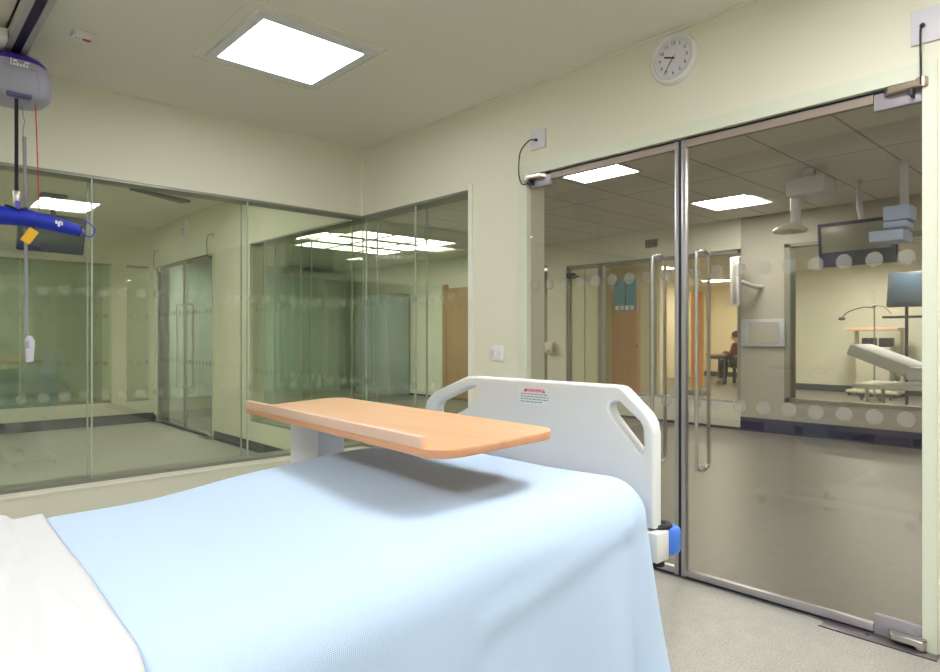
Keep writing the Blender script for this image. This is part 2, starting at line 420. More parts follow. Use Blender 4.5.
# ---------------------------------------------------------------- glazing
def dot_pts(a, b, pitch): 
    n = int((b-a)/pitch+1e-6); return [a+i*pitch for i in range(n+1)]
def disc(mb, axis, pos, u, z, r=.029, n=20, thick=.0012):
    if axis == 'y': mb.cyl((u, pos-thick/2, z), (u, pos+thick/2, z), r, n=n)
    else: mb.cyl((pos-thick/2, u, z), (pos+thick/2, u, z), r, n=n)
def glazing(name, axis, pos, a, b, joints, z0=ZB, z1=ZT, mat=None, dots=None, depth=.11, frame=True, r=.029, t=.010, zd=(1.455, .825)):
    """a window of butt-jointed panes; every pane, the frame channel and the film dots are parts"""
    root = srt(name, (0, 0, 0))
    ed = [a]+joints+[b]
    for p in pos:
        for u, v in zip(ed, ed[1:]):
            mb = MB(); g = .0025
            if axis == 'y': mb.box(u+g, v-g, p-t/2, p+t/2, z0+.012, z1-.012)
            else: mb.box(p-t/2, p+t/2, u+g, v-g, z0+.012, z1-.012)
            mb.build('pane', mat or M['win_glass'], root, smooth=False)
        if joints:
            mb = MB()
            for j in joints:
                if axis == 'y': mb.box(j-.004, j+.004, p-t/2-.001, p+t/2+.001, z0+.012, z1-.012)
                else: mb.box(p-t/2-.001, p+t/2+.001, j-.004, j+.004, z0+.012, z1-.012)
            mb.build('joint_seal', M['joint'], root, smooth=False)
    if frame:
        mb = MB(); lo = min(pos)-.016; hi = max(pos)+.016
        if axis == 'y':
            mb.box(a, b, lo, hi, z0, z0+.022); mb.box(a, b, lo, hi, z1-.016, z1)
        else:
            mb.box(lo, hi, a, b, z0, z0+.022); mb.box(lo, hi, a, b, z1-.016, z1)
        mb.build('window_frame', M['channel'], root, smooth=False)
    if dots:
        for z in zd:
            mb = MB()
            for u in dots: disc(mb, axis, pos[0]-t/2-.0012, u, z, r)
            mb.build('film_dots', M['pale_film'], root)
    return root
M['joint'] = pbr('pale_silicone', (.46, .52, .45), .3)
M['channel'] = pbr('grey_channel', (.30, .30, .26), .4, .4)
ga, gb = W+.022, W+WT-.022
glazing('window_1', 'y', [ga, gb], -1.0, D+.02, [-.02, .98, 1.955], dots=dot_pts(-.95, 2.88, .105))
glazing('window_2', 'x', [D+.022, D+DT-.022], 3.16, 6.49, [3.74, W-.03, W+WT+.03, 5.45, 6.2], dots=dot_pts(3.22, 6.44, .105))
glazing('window_3', 'y', [YN+.03, YN+.12], .36, 2.35, [1.35], dots=dot_pts(.4, 2.3, .105))
glazing('window_4', 'y', [YN+.03, YN+.12], 2.55, 2.83, [], dots=[2.6, 2.7, 2.8])
glazing('window_5', 'y', [YN+.03, YN+.12], -2.3, .18, [-1.0])
# sill boards with a small nosing
mb = MB(); mb.box(XL, D-.0, W-.006, W+.004, ZB-.03, ZB-.018); struct(mb.build('trim_5', M['white_trim'], smooth=False))
mb = MB(); mb.box(D-.008, D+.004, 3.10, 3.14, ZB-.03, ZT+.03); struct(mb.build('trim_6', M['white_trim'], smooth=False))

# ---------------------------------------------------------------- frameless glass doors
def make_door(name, ya, yb, hinge_low, detail=True, n_dots=9):
    """glass leaf between ya < yb; hinge_low: hinge on the ya side"""
    root = srt(name, (0, 0, 0))
    gx = D+.028; t = .012
    MB().box(gx-t/2, gx+t/2, ya, yb, .022, DZ-.012).build('pane', M['door_glass'], root, smooth=False)
    free = yb if hinge_low else ya; s = -1 if hinge_low else 1
    MB().box(gx-.016, gx+.016, free, free+s*.022, .008, DZ-.008, .002).build('stile', M['alu'], root)
    MB().box(gx-.0165, gx+.0165, free-s*.0065, free-s*.0005, .008, DZ-.006).build('edge_seal', M['seal'], root, smooth=False)
    MB().box(gx-.014, gx+.014, ya+(.162 if hinge_low else 0), yb-(0 if hinge_low else .162), .012, .042, .002).build('bottom_rail', M['alu'], root)
    MB().box(gx-.012, gx+.012, ya, yb, .002, .012).build('bottom_seal', M['seal'], root, smooth=False)
    MB().box(gx-.0135, gx+.0135, ya+(.162 if hinge_low else 0), yb-(0 if hinge_low else .162), DZ-.045, DZ-.010).build('top_rail', M['reflected_brown'], root)
    MB().box(gx-.015, gx+.015, ya, yb, DZ-.010, DZ-.002).build('top_seal', M['seal'], root, smooth=False)
    # D pull handle: two vertical bars of one loop through the glass
    hy = free+s*(.103 if hinge_low else .119)
    r = .0088; z0, z1 = .545, 1.592
    xa_, xb_ = gx-.060, gx+.060
    h = MB()
    h.tube([(xa_, hy, z0+.03), (xa_, hy, z0+.3), (xa_, hy, z1-.3), (xa_, hy, z1-.035), (xa_+.012, hy, z1-.010), (xa_+.035, hy, z1), (xb_-.035, hy, z1), (xb_-.012, hy, z1-.010), (xb_, hy, z1-.035),
            (xb_, hy, z1-.3), (xb_, hy, z0+.3), (xb_, hy, z0+.035), (xb_-.012, hy, z0+.010), (xb_-.035, hy, z0), (xa_+.035, hy, z0), (xa_+.012, hy, z0+.010)], r, 14, closed=True)
    for z in (z0, z1):
        for q in (-1, 1): h.cyl((gx+q*.0062, hy, z), (gx+q*.011, hy, z), .015, n=18)
    h.build('handle', M['steel'], root)
    # corner patch fittings and pivot arms on the hinge side
    hs = ya if hinge_low else yb; d = 1 if hinge_low else -1
    p = MB()
    p.box(gx-.014, gx+.014, hs, hs+d*.16, DZ-.078, DZ-.012, .003).build('patch_fitting', M['patch'], root)
    MB().box(gx-.014, gx+.014, hs, hs+d*.16, .004, .082, .003).build('patch_fitting', M['patch'], root)
    a = MB(); a.prism([(gx-.018, hs-d*.018, 0), (gx-.056, hs-d*.016, 0), (gx-.046, hs+d*.105, 0), (gx-.018, hs+d*.125, 0)], (0, 0, .026), .004).xf(Matrix.Translation((0, 0, DZ-.030)))
    a.cyl((gx-.040, hs-d*.006, DZ-.034), (gx-.040, hs-d*.006, DZ+.002), .020, n=20, bev=.003)
    a.build('pivot_arm', M['bronze_steel'], root)
    MB().box(gx-.06, gx-.014, hs+d*.020, hs+d*.032, DZ-.062, DZ-.032, .003).build('pivot_block', M['dark'], root)
    a = MB(); a.prism([(gx-.016, hs-d*.018, 0), (gx-.07, hs-d*.016, 0), (gx-.062, hs+d*.09, 0), (gx-.016, hs+d*.11, 0)], (0, 0, .024), .004).xf(Matrix.Translation((0, 0, .020)))
    a.cyl((gx-.045, hs-d*.004, .008), (gx-.045, hs-d*.004, .05), .019, n=20, bev=.003)
    a.build('pivot_arm', M['steel'], root)
    # film dots
    for z in (1.487, .863):
        m = MB()
        u0 = free+s*.178
        for i in range(n_dots):
            u = u0+s*i*.1085
            if ya+.03 < u < yb-.03: disc(m, 'x', gx-t/2-.0012, u, z, .031)
        u = free+s*.070
        disc(m, 'x', gx-t/2-.0012, u, z, .031)
        m.build('film_dots', M['film'], root)
    return root
M['patch'] = pbr('satin_patch_fitting', (.37, .35, .39), .4, .25)
M['reflected_brown'] = pbr('rail_reflection_brown', (.33, .27, .23), .45, .2)  # brown imitates a reflected band along the doors' top rail
mid = 1.6265
d1 = make_door('door_1', DY0+.006, mid-.007, True)
d2 = make_door('door_2', mid+.007, DY1-.004, False)
nm = (NY0+NY1)/2
make_door('door_3', NY0+.006, nm-.004, True); make_door('door_4', nm+.004, NY1-.004, False)
# floor spring cover plates below the pivots
def floor_plate(ya, yb, label):
    t = MB(); t.box(D-.062, D+.06, ya, yb, .0, .004, .0012)
    o = t.build('floor_plate', M['dull_steel'], None)
    MB().box(D-.066, D-.0625, ya-.004, yb+.004, 0, .003).build('plate_edge', M['seal'], o, smooth=False)
    for y in (ya+.05, yb-.16): MB().cyl((D-.018, y, .003), (D-.018, y, .0055), .007, n=12).build('screw', M['dark'], o)
    return tag(o, label, 'floor plate', 'door floor plates')
floor_plate(.57, .965, 'long steel floor plate under the bottom corner of the near glass door')
floor_plate(NY0-.05, NY0+.28, 'steel floor plate under the nearer door of the room behind the glazing')

# cable blank plates above the hinges with their black loop cables
def cable_plate(yc, zc, pts, label, w=.11, h=.115, lab2=''):
    p = MB(); p.box(D-.012, D, yc-w/2, yc+w/2, zc-h/2, zc+h/2, .003)
    o = p.build('cable_plate', M['plate_plastic']); tag(o, label, 'cable plate', 'cable outlet plates')
    MB().cyl((D-.020, pts[0][1], pts[0][2]), (D-.012, pts[0][1], pts[0][2]), .009, n=16).build('grommet', M['dark'], o)
    for sgn in (-1, 1): MB().cyl((D-.0135, yc+sgn*w*.34, zc), (D-.012, yc+sgn*w*.34, zc), .004, n=10).build('screw', M['steel'], o)
    c = MB(); c.tube(pts, .0038, 8); cb = c.build('door_cable', M['black']); tag(cb, lab2, 'cable', 'door cables')
gx = D+.028
cable_plate(2.528, 2.348, [(D-.014, 2.538, 2.345), (D-.035, 2.575, 2.345), (D-.05, 2.63, 2.29), (D-.05, 2.645, 2.20), (D-.045, 2.645, 2.14), (D-.035, 2.63, 2.095), (D-.012, 2.60, 2.10)],
    'pale cable plate above the far hinge, left of the clock', lab2='thin dark cable looping from the plate to the far door hinge')
cable_plate(.575, 2.345, [(D-.016, .622, 2.345), (D-.03, .625, 2.33), (D-.036, .624, 2.26), (D-.04, .622, 2.18), (D-.04, .622, 2.12)],
    'wide pale cable plate above the near hinge, right of the clock', .17, .13, lab2='straight black cable dropping from the plate to the near door hinge')
for yq in (NY0+.03, NY1-.02):
    cable_plate(yq-.05, 2.36, [(D-.014, yq-.04, 2.36), (D-.035, yq, 2.365), (D-.05, yq+.03, 2.30), (D-.05, yq+.03, 2.2), (D-.04, yq+.02, 2.11), (D-.012, yq-.01, 2.10)],
        'cable plate over the nearer door hinge in the room behind the glazing' if yq < 8 else 'cable plate over the far door hinge in the room behind the glazing', .09, .09,
        lab2='cable loop over the nearer door hinge in the room behind the glazing' if yq < 8 else 'cable loop over the far door hinge in the room behind the glazing')

# ---------------------------------------------------------------- ceiling lights
def make_light(label, mat, loc, size=.60, group='square ceiling lights in the bed room', rim=.05, screws=False):
    t = thing('ceiling_light', loc, label, 'ceiling light', group)
    x, y, z = loc; s = size/2
    f = MB(); w = rim
    f.box(x-s-w, x+s+w, y-s-w, y-s, z-.014, z); f.box(x-s-w, x+s+w, y+s, y+s+w, z-.014, z)
    f.box(x-s-w, x-s, y-s, y+s, z-.014, z); f.box(x+s, x+s+w, y-s, y+s, z-.014, z)
    f.build('frame', M['light_frame'], t, smooth=False)
    MB().box(x-s, x+s, y-s, y+s, z-.008, z-.001).build('diffuser', mat, t, smooth=False)
    for k in (-.78, .78) if screws else ():
        for a in (-1, 1):
            MB().cyl((x+k*s, y+a*(s+w/2), z-.0165), (x+k*s, y+a*(s+w/2), z-.014), .006, n=10).build('screw', M['steel'], t)
            MB().cyl((x+a*(s+w/2), y+k*s, z-.0165), (x+a*(s+w/2), y+k*s, z-.014), .006, n=10).build('screw', M['steel'], t)
    return t
M['light_frame'] = pbr('pale_light_frame', (.72, .74, .76), .4)
L0 = make_light('square ceiling light with screwed white frame over the bed foot', M['panel_on'], (1.635, 3.17, H), .56, screws=True)
mb = MB()   # plaster access rim round the fitting
for a, b in ((.335, .352),):
    x, y = 1.62, 3.165
    for s in (-1, 1):
        mb.box(x-b-.02, x+b+.02, y+s*(b+.04)-.005, y+s*(b+.04)+.005, H-.004, H); mb.box(x+s*(b+.02)-.005, x+s*(b+.02)+.005, y-b-.04, y+b+.04, H-.004, H)
struct(mb.build('trim_8', M['ceil'], smooth=False))
bright_me = [q for q in L0.children if q.name.startswith('diffuser')][0].data.copy(); bright_me.materials.clear(); bright_me.materials.append(M['bright_panel'])
front_me = bright_me.copy(); front_me.materials.clear(); front_me.materials.append(M['front_panel'])
for loc, lab in (((1.62, .40, H), 'square ceiling light straight above the camera side of the bed'),
                 ((-1.25, 3.25, H), 'square ceiling light beyond the bed head near the glazing'),
                 ((-1.25, .40, H), 'square ceiling light beyond the bed head, middle of its row'),
                 ((1.30, -.9, H), 'square ceiling light nearest the front wall on the door side'),
                 ((-1.25, -.9, H), 'square ceiling light nearest the front wall on the bed head side')):
    c = dup(L0, loc); c['label'] = lab
    if loc[1] < 1:
        for q in c.children:
            if q.name.startswith('diffuser'): q.data = bright_me if loc[1] > 0 else front_me
next_me = bright_me.copy(); next_me.materials.clear(); next_me.materials.append(M['next_panel'])
for loc, lab in (((1.62, 6.2, H), 'ceiling light of the next room nearest the glazing'), ((-1.0, 6.2, H), 'ceiling light of the next room away from its doors'), ((-1.0, 8.5, H), 'ceiling light of the next room nearest its end glazing')):
    c = dup(L0, loc); c['label'] = lab; c['group'] = 'ceiling lights of the next room'
    for q in c.children:
        if q.name.startswith('diffuser'): q.data = next_me
LE = make_light('dim ceiling light of the room beyond the next room', M['ward_panel_on'], (.6, 11.2, H), .56, 'ceiling lights of the end room')
LW = make_light('ward ceiling light just beyond the far glass door', M['ward_panel_on'], (4.80, 3.55, H), .60, 'ward ceiling lights', .02)
c = dup(LW, (7.05, 3.33, H)); c['label'] = 'smaller looking ward ceiling light seen through the near glass door'
for loc, lab in (((4.8, .4, H), 'ward ceiling light hidden beyond the near door hinge'), ((4.2, 11.6, H), 'added light brightening the north end of the ward beyond the next room'), ((4.5, 8.75, H), 'single ward ceiling light seen over the corner of the next room glazing'), ((7.05, -1.5, H), 'ward ceiling light at the south end')):  # the north end light is added to brighten the ward there
    c = dup(LW, loc); c['label'] = lab
# lit group of panels seen through the corner glazing
k = 0
for i in range(3):
    for j in range(3):
        x, y = 5.35+i*.62, 8.0+j*.72
        c = make_light(('lit ceiling panel of the ward block, %s row and %s column' % (('near', 'middle', 'far')[j], ('left', 'centre', 'right')[i])), M['sky_panel'], (x, y, H), .54, 'block of lit ward ceiling panels', .03)
for x, y, lab in ((12.6, 7.6, 'warm ceiling light in the corridor beyond the ward'), (16.6, 8.2, 'warm ceiling light at the corridor end above the seated person'), (10.0, 4.9, 'warm ceiling light just beyond the ward opening')):
    make_light(lab, M['warm_panel_on'], (x, y, H), .6, 'warm corridor lights', .03)
for x, y, lab in ((11.0, 2.4, 'added side room light nearest the ward window, brightening the cream wall'), (13.6, 3.9, 'added side room light above the trolley, brightening the cream wall')):
    make_light(lab, M['side_panel_on'], (x, y, H), .6, 'side room lights', .03)  # both lights are added to brighten the cream side room

# ================================================================== BED
BX0, BX1 = -.72, 1.30        # mattress head / foot
BY0, BY1 = .80, 1.655        # near / far side
bed = thing('hospital_bed', (.3, 1.23, 0), 'white hospital bed with moulded footboard in front of the glass doors', 'bed')
def ztop(x): # the mattress top climbs a little to the foot
    t = max(0, min(1, (x-.2)/1.0)); return .786+.058*t*t*(3-2*t)
mt = MB(); mt.box(BX0, BX1, BY0+.03, BY1-.03, .66, .775, .03, 3); mt.build('mattress', M['mattress'], bed)
fr = MB()
fr.box(BX0, BX1, BY0+.06, BY0+.10, .56, .62, .006); fr.box(BX0, BX1, BY1-.10, BY1-.06, .56, .62, .006)
for x in (BX0+.02, -.2, .35, .9, BX1-.06): fr.box(x, x+.04, BY0+.06, BY1-.06, .57, .61, .004)
fr.box(BX0+.02, BX1-.02, BY0+.05, BY1-.05, .62, .66, .006)
fr.build('mattress_frame', M['bedframe'], bed)
for x in (-.35, .85):   # lifting legs
    b = MB(); b.box(x, x+.09, 1.13, 1.33, .2, .57, .01); b.build('lift_column', M['bedframe'], bed)
b = MB(); b.box(BX0+.15, BX1-.15, .98, 1.05, .12, .2, .01); b.box(BX0+.15, BX1-.15, 1.41, 1.48, .12, .2, .01)
for x in (BX0+.15, BX1-.23): b.box(x, x+.08, BY0+.08, BY1-.08, .12, .2, .01)
b.build('base_frame', M['bedframe'], bed)
for x in (BX0+.19, BX1-.19):
    for y in (BY0+.10, BY1-.10):
        c = MB(); c.lathe([(.028, -.016), (.068, -.016), (.075, -.008), (.075, .008), (.068, .016), (.028, .016)], (0, 0, 0), 28, Matrix.Translation((x, y, .075)) @ Matrix.Rotation(pi/2, 4, 'X'))
        c.cyl((x, y-.02, .075), (x, y+.02, .075), .02, n=14)
        w = c.build('caster', M['dark'], bed)
        MB().box(x-.03, x+.03, y-.03, y+.03, .1, .135, .008).build('caster_fork', M['grey_plastic'], w)
# --- moulded foot and head boards: an octagonal panel with two slanted hand holes
def board(name, X, top, flip=1):
    yc = 1.2175; w = .4275; z1 = top; z0 = .735
    near = [(w-.016, z0), (w-.016, z1-.107), (w-.021, z1-.082), (w-.034, z1-.062), (w-.096, z1-.008), (w-.106, z1-.002), (w-.122, z1)]
    far = [(w, z0), (w, z1-.112), (w-.009, z1-.088), (w-.042, z1-.060), (w-.190, z1-.006), (w-.205, z1-.001), (w-.222, z1)]
    outer = [(-a, c) for a, c in near]+far[::-1]
    def hole(s):
        if s < 0:
            pts = [(w-.136, z1-.047), (w-.126, z1-.038), (w-.110, z1-.038), (w-.052, z1-.082), (w-.044, z1-.097), (w-.042, z1-.146), (w-.047, z1-.156), (w-.056, z1-.150), (w-.128, z1-.076), (w-.137, z1-.060)]
        else:
            pts = [(w-.252, z1-.040), (w-.240, z1-.030), (w-.214, z1-.032), (w-.072, z1-.086), (w-.056, z1-.106), (w-.054, z1-.150), (w-.060, z1-.160), (w-.072, z1-.158), (w-.236, z1-.080), (w-.252, z1-.064)]
        pts = [(s*a, b_) for a, b_ in pts]
        return pts if s > 0 else pts[::-1]
    b = bmesh.new()
    loops = [outer, hole(1), hole(-1)]
    es = []
    for lp in loops:
        vs = [b.verts.new((0, yc+p[0], p[1])) for p in lp]
        for i in range(len(vs)): es.append(b.edges.new((vs[i], vs[(i+1) % len(vs)])))
    bmesh.ops.triangle_fill(b, use_beauty=True, use_dissolve=False, edges=es)
    bmesh.ops.dissolve_limit(b, angle_limit=.01, verts=b.verts[:], edges=b.edges[:], delimit=set())
    # dissolve_limit may fuse the rims: keep only triangulated face result
    bmesh.ops.recalc_face_normals(b, faces=b.faces[:])
    r = bmesh.ops.extrude_face_region(b, geom=b.faces[:])
    t = .040
    bmesh.ops.translate(b, verts=[g for g in r['geom'] if isinstance(g, bmesh.types.BMVert)], vec=(t, 0, 0))
    bmesh.ops.translate(b, verts=b.verts[:], vec=(X, 0, 0))
    bmesh.ops.recalc_face_normals(b, faces=b.faces[:])
    rim = [e for e in b.edges if len(e.link_faces) == 2 and e.calc_face_angle(0) > 1.2 and abs((e.verts[0].co-e.verts[1].co).x) < 1e-4]
    bmesh.ops.bevel(b, geom=rim, offset=.0155, segments=5, profile=.5, affect='EDGES', clamp_overlap=True)
    m = MB(); m.bm.free(); m.bm = b
    return m.build(name, M['foot'], bed, angle=50)
fb = board('footboard', 1.322, 1.062)
board('headboard', BX0-.07, 1.10)
# sticker with red heading and lines of small print
FB = 1.322-.0006
yl, zl = 1.168, 1.018
lab = MB().box(FB-.0008, FB, yl-.058, yl+.058, zl-.024, zl+.024, 0).build('warning_label', M['sticker'], fb, smooth=False)
lab['label'] = 'pale sticker with a red WARNING heading'
Tl = axes((FB-.0014, yl, zl+.0160), (0, -1, 0), (0, 0, 1), (-1, 0, 0))
text_mb('WARNING', .0135, Tl).build('warning_heading', M['mark_red'], fb, smooth=False)
ln = MB(); random.seed(3)
for i, z in enumerate((.006, -.001, -.008, -.015)):
    u = -.05
    while u < (.048 if i != 3 else .02):
        wd = random.uniform(.006, .014)
        ln.box(FB-.0014, FB-.0008, yl-u-min(wd, .05-u), yl-u, zl+z-.0013, zl+z+.0013); u += wd+.003
ln.build('small_print', M['mark_grey'], fb, smooth=False)
for s in (-1, 1): MB().prism([(FB-.0014, yl+s*.034-.005, zl+.0115), (FB-.0014, yl+s*.034+.005, zl+.0115), (FB-.0014, yl+s*.034, zl+.0200)], (.0006, 0, 0)).build('warning_triangle', M['mark_red'], fb, smooth=False)
# corner bumper on the near foot corner
for yc_, s in ((BY0, 1), (BY1, -1)):
    cb = MB(); cb.box(1.312, 1.364, yc_-.012*s, yc_+.08*s, .662, .730, .004)
    cb = cb.build('bumper_block', M['bedframe'], bed)
    q = MB(); q.box(1.364, 1.412, yc_-.020*s, yc_+.07*s, .666, .734, .014, 4); q.build('corner_bumper', M['bluebump'], bed)['label'] = 'blue plastic corner bumper'
    q = MB(); q.lathe([(0, 0), (.025, 0), (.029, .004), (.026, .010), (.015, .009), (.012, .005), (0, .005)], (1.370, yc_+.016*s, .7305), 32); q.build('roller_cap', M['black'], bed)
    q = MB(); q.cyl((1.345, yc_+.01*s, .648), (1.345, yc_+.01*s, .662), .018, n=16); q.build('socket_end', M['black'], bed)

# ================================================================== BEDDING
def drape(name, mat, xa, xb, nx, r, lift, near_len, far_len, folds, foot_extra, seed, sh=None, slant=0):
    """cloth over the mattress: parametrised by arc length u along the bed and v across; rounded edges, hanging sides with folds, wrapped foot corner"""
    y0, y1 = BY0-lift, BY1+lift
    bm = bmesh.new(); uvl = bm.loops.layers.uv.new('UVMap')
    vs = []
    a90 = r*pi/2
    # v samples: near hem -> edge -> top -> far edge -> far hem
    vn = [-near_len-a90+near_len*i/26 for i in range(26)]+[-a90+a90*i/8 for i in range(8)]
    flat = y1-y0-2*r
    vt = [flat*i/46 for i in range(47)]
    vf = [flat+a90*(i+1)/8 for i in range(8)]+[flat+a90+far_len*(i+1)/14 for i in range(14)]
    V = vn+vt+vf
    xe = xb-r if foot_extra else xb
    U = [xa+(xe-xa)*i/nx for i in range(nx+1)]
    if foot_extra: U += [xe+a90*(i+1)/8 for i in range(8)]+[xe+a90+foot_extra*(i+1)/5 for i in range(5)]
    def pt(u, v):
        tu = max(0, u-xe) if foot_extra else 0; x = min(u, xe)
        eu = max(0, tu-a90); thu = min(tu, a90)/r
        side = -1 if v < 0 else (1 if v > flat else 0)
        av = -v if v < 0 else max(0, v-flat)
        ev = max(0, av-a90); thv = min(av, a90)/r
        n = Vector((sin(thu), side*cos(thu)*sin(thv), cos(thu)*cos(thv)))
        yb = y0+r+min(max(v, 0), flat)
        zc = ztop(x)+lift-r
        p = Vector((x+slant*(1-max(-.2, v)/flat)*(x-xa)/(xb-xa), yb, zc))+n*r
        # hang
        p.z -= ev
        p += Vector((0, -side*sin(thv), -cos(thv)))*eu if tu > a90 else Vector((0, 0, 0))
        # folds grow with the drop
        g = min(1, ev/.5) if ev > 0 else 0
        if g > 0:
            f = folds(x+thu*r+eu, ev, side)
            p += Vector((sin(thu), side*cos(thu), 0))*f
        # soft undulation of the top
        q = (.0035*sin(7.3*u+2.1*v+seed)+.003*sin(4.1*v-9.7*u+1.3*seed)+.002*sin(17*u+13*v))*(1 if ev == 0 else .5)
        if sh: q += sh(u, v, side, ev)
        p += n*q
        return p
    grid = [[bm.verts.new(pt(u, v)) for v in V] for u in U]
    for i in range(len(U)-1):
        for j in range(len(V)-1):
            f = bm.faces.new((grid[i][j], grid[i+1][j], grid[i+1][j+1], grid[i][j+1]))
            for l, (a, b) in zip(f.loops, ((i, j), (i+1, j), (i+1, j+1), (i, j+1))): l[uvl].uv = (U[a], V[b])
    me = bpy.data.meshes.new(name); bm.to_mesh(me); bm.free(); me.materials.append(mat); shade(me, 80)
    o = bpy.data.objects.new(name, me); COL.objects.link(o)
    so = o.modifiers.new('thick', 'SOLIDIFY'); so.thickness = .006; so.offset = 1
    return o
def fold_blanket(s, ev, side):
    if side > 0: return .02*min(1, ev/.3)*(.5+.5*sin(9*s))
    d = min(1, ev/.38)
    corner = math.exp(-((s-1.30)/.085)**2)
    f2 = math.exp(-((s-1.12)/.05)**2); f3 = math.exp(-((s-.93)/.10)**2)
    return d*(.016+.042*corner+.020*f2-.018*math.exp(-((s-1.20)/.035)**2)+.014*f3-.010*math.exp(-((s-.72)/.06)**2)+.009*sin(11*s+.6)+.004*sin(23*s+5*ev))
bl = drape('blanket', M['blanket'], .06, 1.318, 96, .085, .008, .46, .30, fold_blanket, .10, 1.0,
           lambda u, v, side, ev: .006*math.exp(-((v+.13+.55*(1.2-u)*.25)/.02)**2)*(1 if .75 < u < 1.2 else 0))
tag(bl, 'light blue cellular blanket covering the bed and hanging over its side', 'blanket')
def fold_sheet(s, ev, side): return min(1, ev/.3)*(.026+.010*sin(16*s+1)+.006*sin(31*s))
def sheet_shape(u, v, side, ev):
    # a raised crease slants across the turned-down band; little wrinkles branch from it
    c = .20-.055*(1-v/.7)+.012*sin(6*v)
    q = .011*math.exp(-((u-c)/.012)**2)
    for (a, b, k, w, h) in ((.165, .62, .55, .012, .006), (.13, .48, .75, .012, .006), (.09, .66, .35, .016, .006), (.14, .30, .9, .012, .005), (.06, .2, .6, .02, .006), (.22, .12, -.4, .008, .003)):
        q += 1.7*h*math.exp(-((u-a-k*(v-b)*.35)/w)**2)*math.exp(-((v-b)/.16)**2)
    return q
sh = drape('sheet', M['sheet'], -.56, .262, 90, .085, .019, .40, .34, fold_sheet, 0, 2.2, sheet_shape, -.026)
tag(sh, 'white cotton sheet turned down over the top of the blue blanket', 'sheet')
# pillow at the head, beyond the frame edge (it shows as a pale reflection in the glass door)
b = bmesh.new(); uvl = b.loops.layers.uv.new('UVMap'); n = 26; top = []; bot = []
for i in range(n+1):
    for j in range(n+1):
        a, c = i/n*2-1, j/n*2-1
        h = .075*((1-a**4)*(1-c**4))**.5+.004*sin(9*a+4*c)*(1-a*a)*(1-c*c)
        x = -.47+.19*a*(1-.06*c*c); y = 1.2275+.33*c*(1-.05*a*a)
        top.append(b.verts.new((x, y, .912+h))); bot.append(b.verts.new((x, y, .904-h)))
for i in range(n):
    for j in range(n):
        k = i*(n+1)+j
        b.faces.new((top[k], top[k+n+1], top[k+n+2], top[k+1])); b.faces.new((bot[k], bot[k+1], bot[k+n+2], bot[k+n+1]))
for i in range(n):
    for (p, q) in (((i)*(n+1), (i+1)*(n+1)), ((i+1)*(n+1)+n, i*(n+1)+n), (i+1, i), (n*(n+1)+i, n*(n+1)+i+1)):
        b.faces.new((top[p], bot[p], bot[q], top[q]))
bmesh.ops.recalc_face_normals(b, faces=b.faces[:])
me = bpy.data.meshes.new('pillow'); b.to_mesh(me); b.free(); me.materials.append(M['pillow']); shade(me, 70)
pil = bpy.data.objects.new('pillow', me); COL.objects.link(pil); tag(pil, 'plump white pillow at the head of the bed', 'pillow')

# ================================================================== OVERBED TABLE
tb = thing('overbed_table', (1.07, 1.9, 0), 'beech topped overbed table with pale lip, reaching over the blue blanket', 'overbed table')
TC = Vector((.983, 1.437, .968)); TW, TL = .326, 1.068
TT = Matrix.Translation(TC) @ Matrix.Rotation(radians(-4.95), 4, 'Z') @ Matrix.Rotation(radians(-.4), 4, 'X') @ Matrix.Rotation(radians(-2.8), 4, 'Y')
def rrect(w, l, r, n=8):
    pts = []; R0 = r
    for sx_, sy_, a0 in ((1, 1, 0), (-1, 1, 90), (-1, -1, 180), (1, -1, 270)):
        r = .012 if a0 == 90 else R0; cx, cy = sx_*(w/2-r), sy_*(l/2-r)
        for i in range(n+1):
            a = radians(a0+90*i/n); pts.append((cx+r*cos(a), cy+r*sin(a), 0))
    return pts
m = MB(); m.prism([Vector(p)+Vector((0, 0, -.0015)) for p in rrect(TW-.002, TL-.002, .058)], (0, 0, .0015)).xf(TT); m.build('tabletop', M['beech'], tb)
m = MB(); m.prism([Vector(p)+Vector((0, 0, -.0170)) for p in rrect(TW, TL, .06)], (0, 0, .0155), .002).xf(TT); m.build('edge_banding', M['beech_edge'], tb)['label'] = 'darker beech edge of the tabletop'
m = MB(); m.box(-TW/2+.001, -TW/2+.017, -TL/2+.068, TL/2-.008, 0, .022, .0012).xf(TT); m.build('lip', M['lip'], tb)['label'] = 'pale raised wooden lip along one long edge'
m = MB(); m.box(.93, 1.15, 1.62, 1.94, .922, .936, .003); m.build('support_plate', M['lilac_metal'], tb)
m = MB(); m.box(1.022, 1.118, 1.80, 1.985, .10, .924, .006); m.build('column', M['lilac_metal'], tb)
m = MB(); m.box(.90, 1.25, 1.80, 1.985, .07, .105, .008)
m.box(.90, .95, 1.02, 1.99, .062, .100, .008); m.box(1.20, 1.25, 1.02, 1.99, .062, .100, .008); m.build('base', M['lilac_metal'], tb)
for x in (.925, 1.225):
    for y in (1.06, 1.955):
        c = MB(); c.cyl((x-.010, y, .028), (x+.010, y, .028), .028, n=20, bev=.003); c.box(x-.013, x+.013, y-.012, y+.012, .03, .064, .003); c.build('caster', M['dark'], tb)

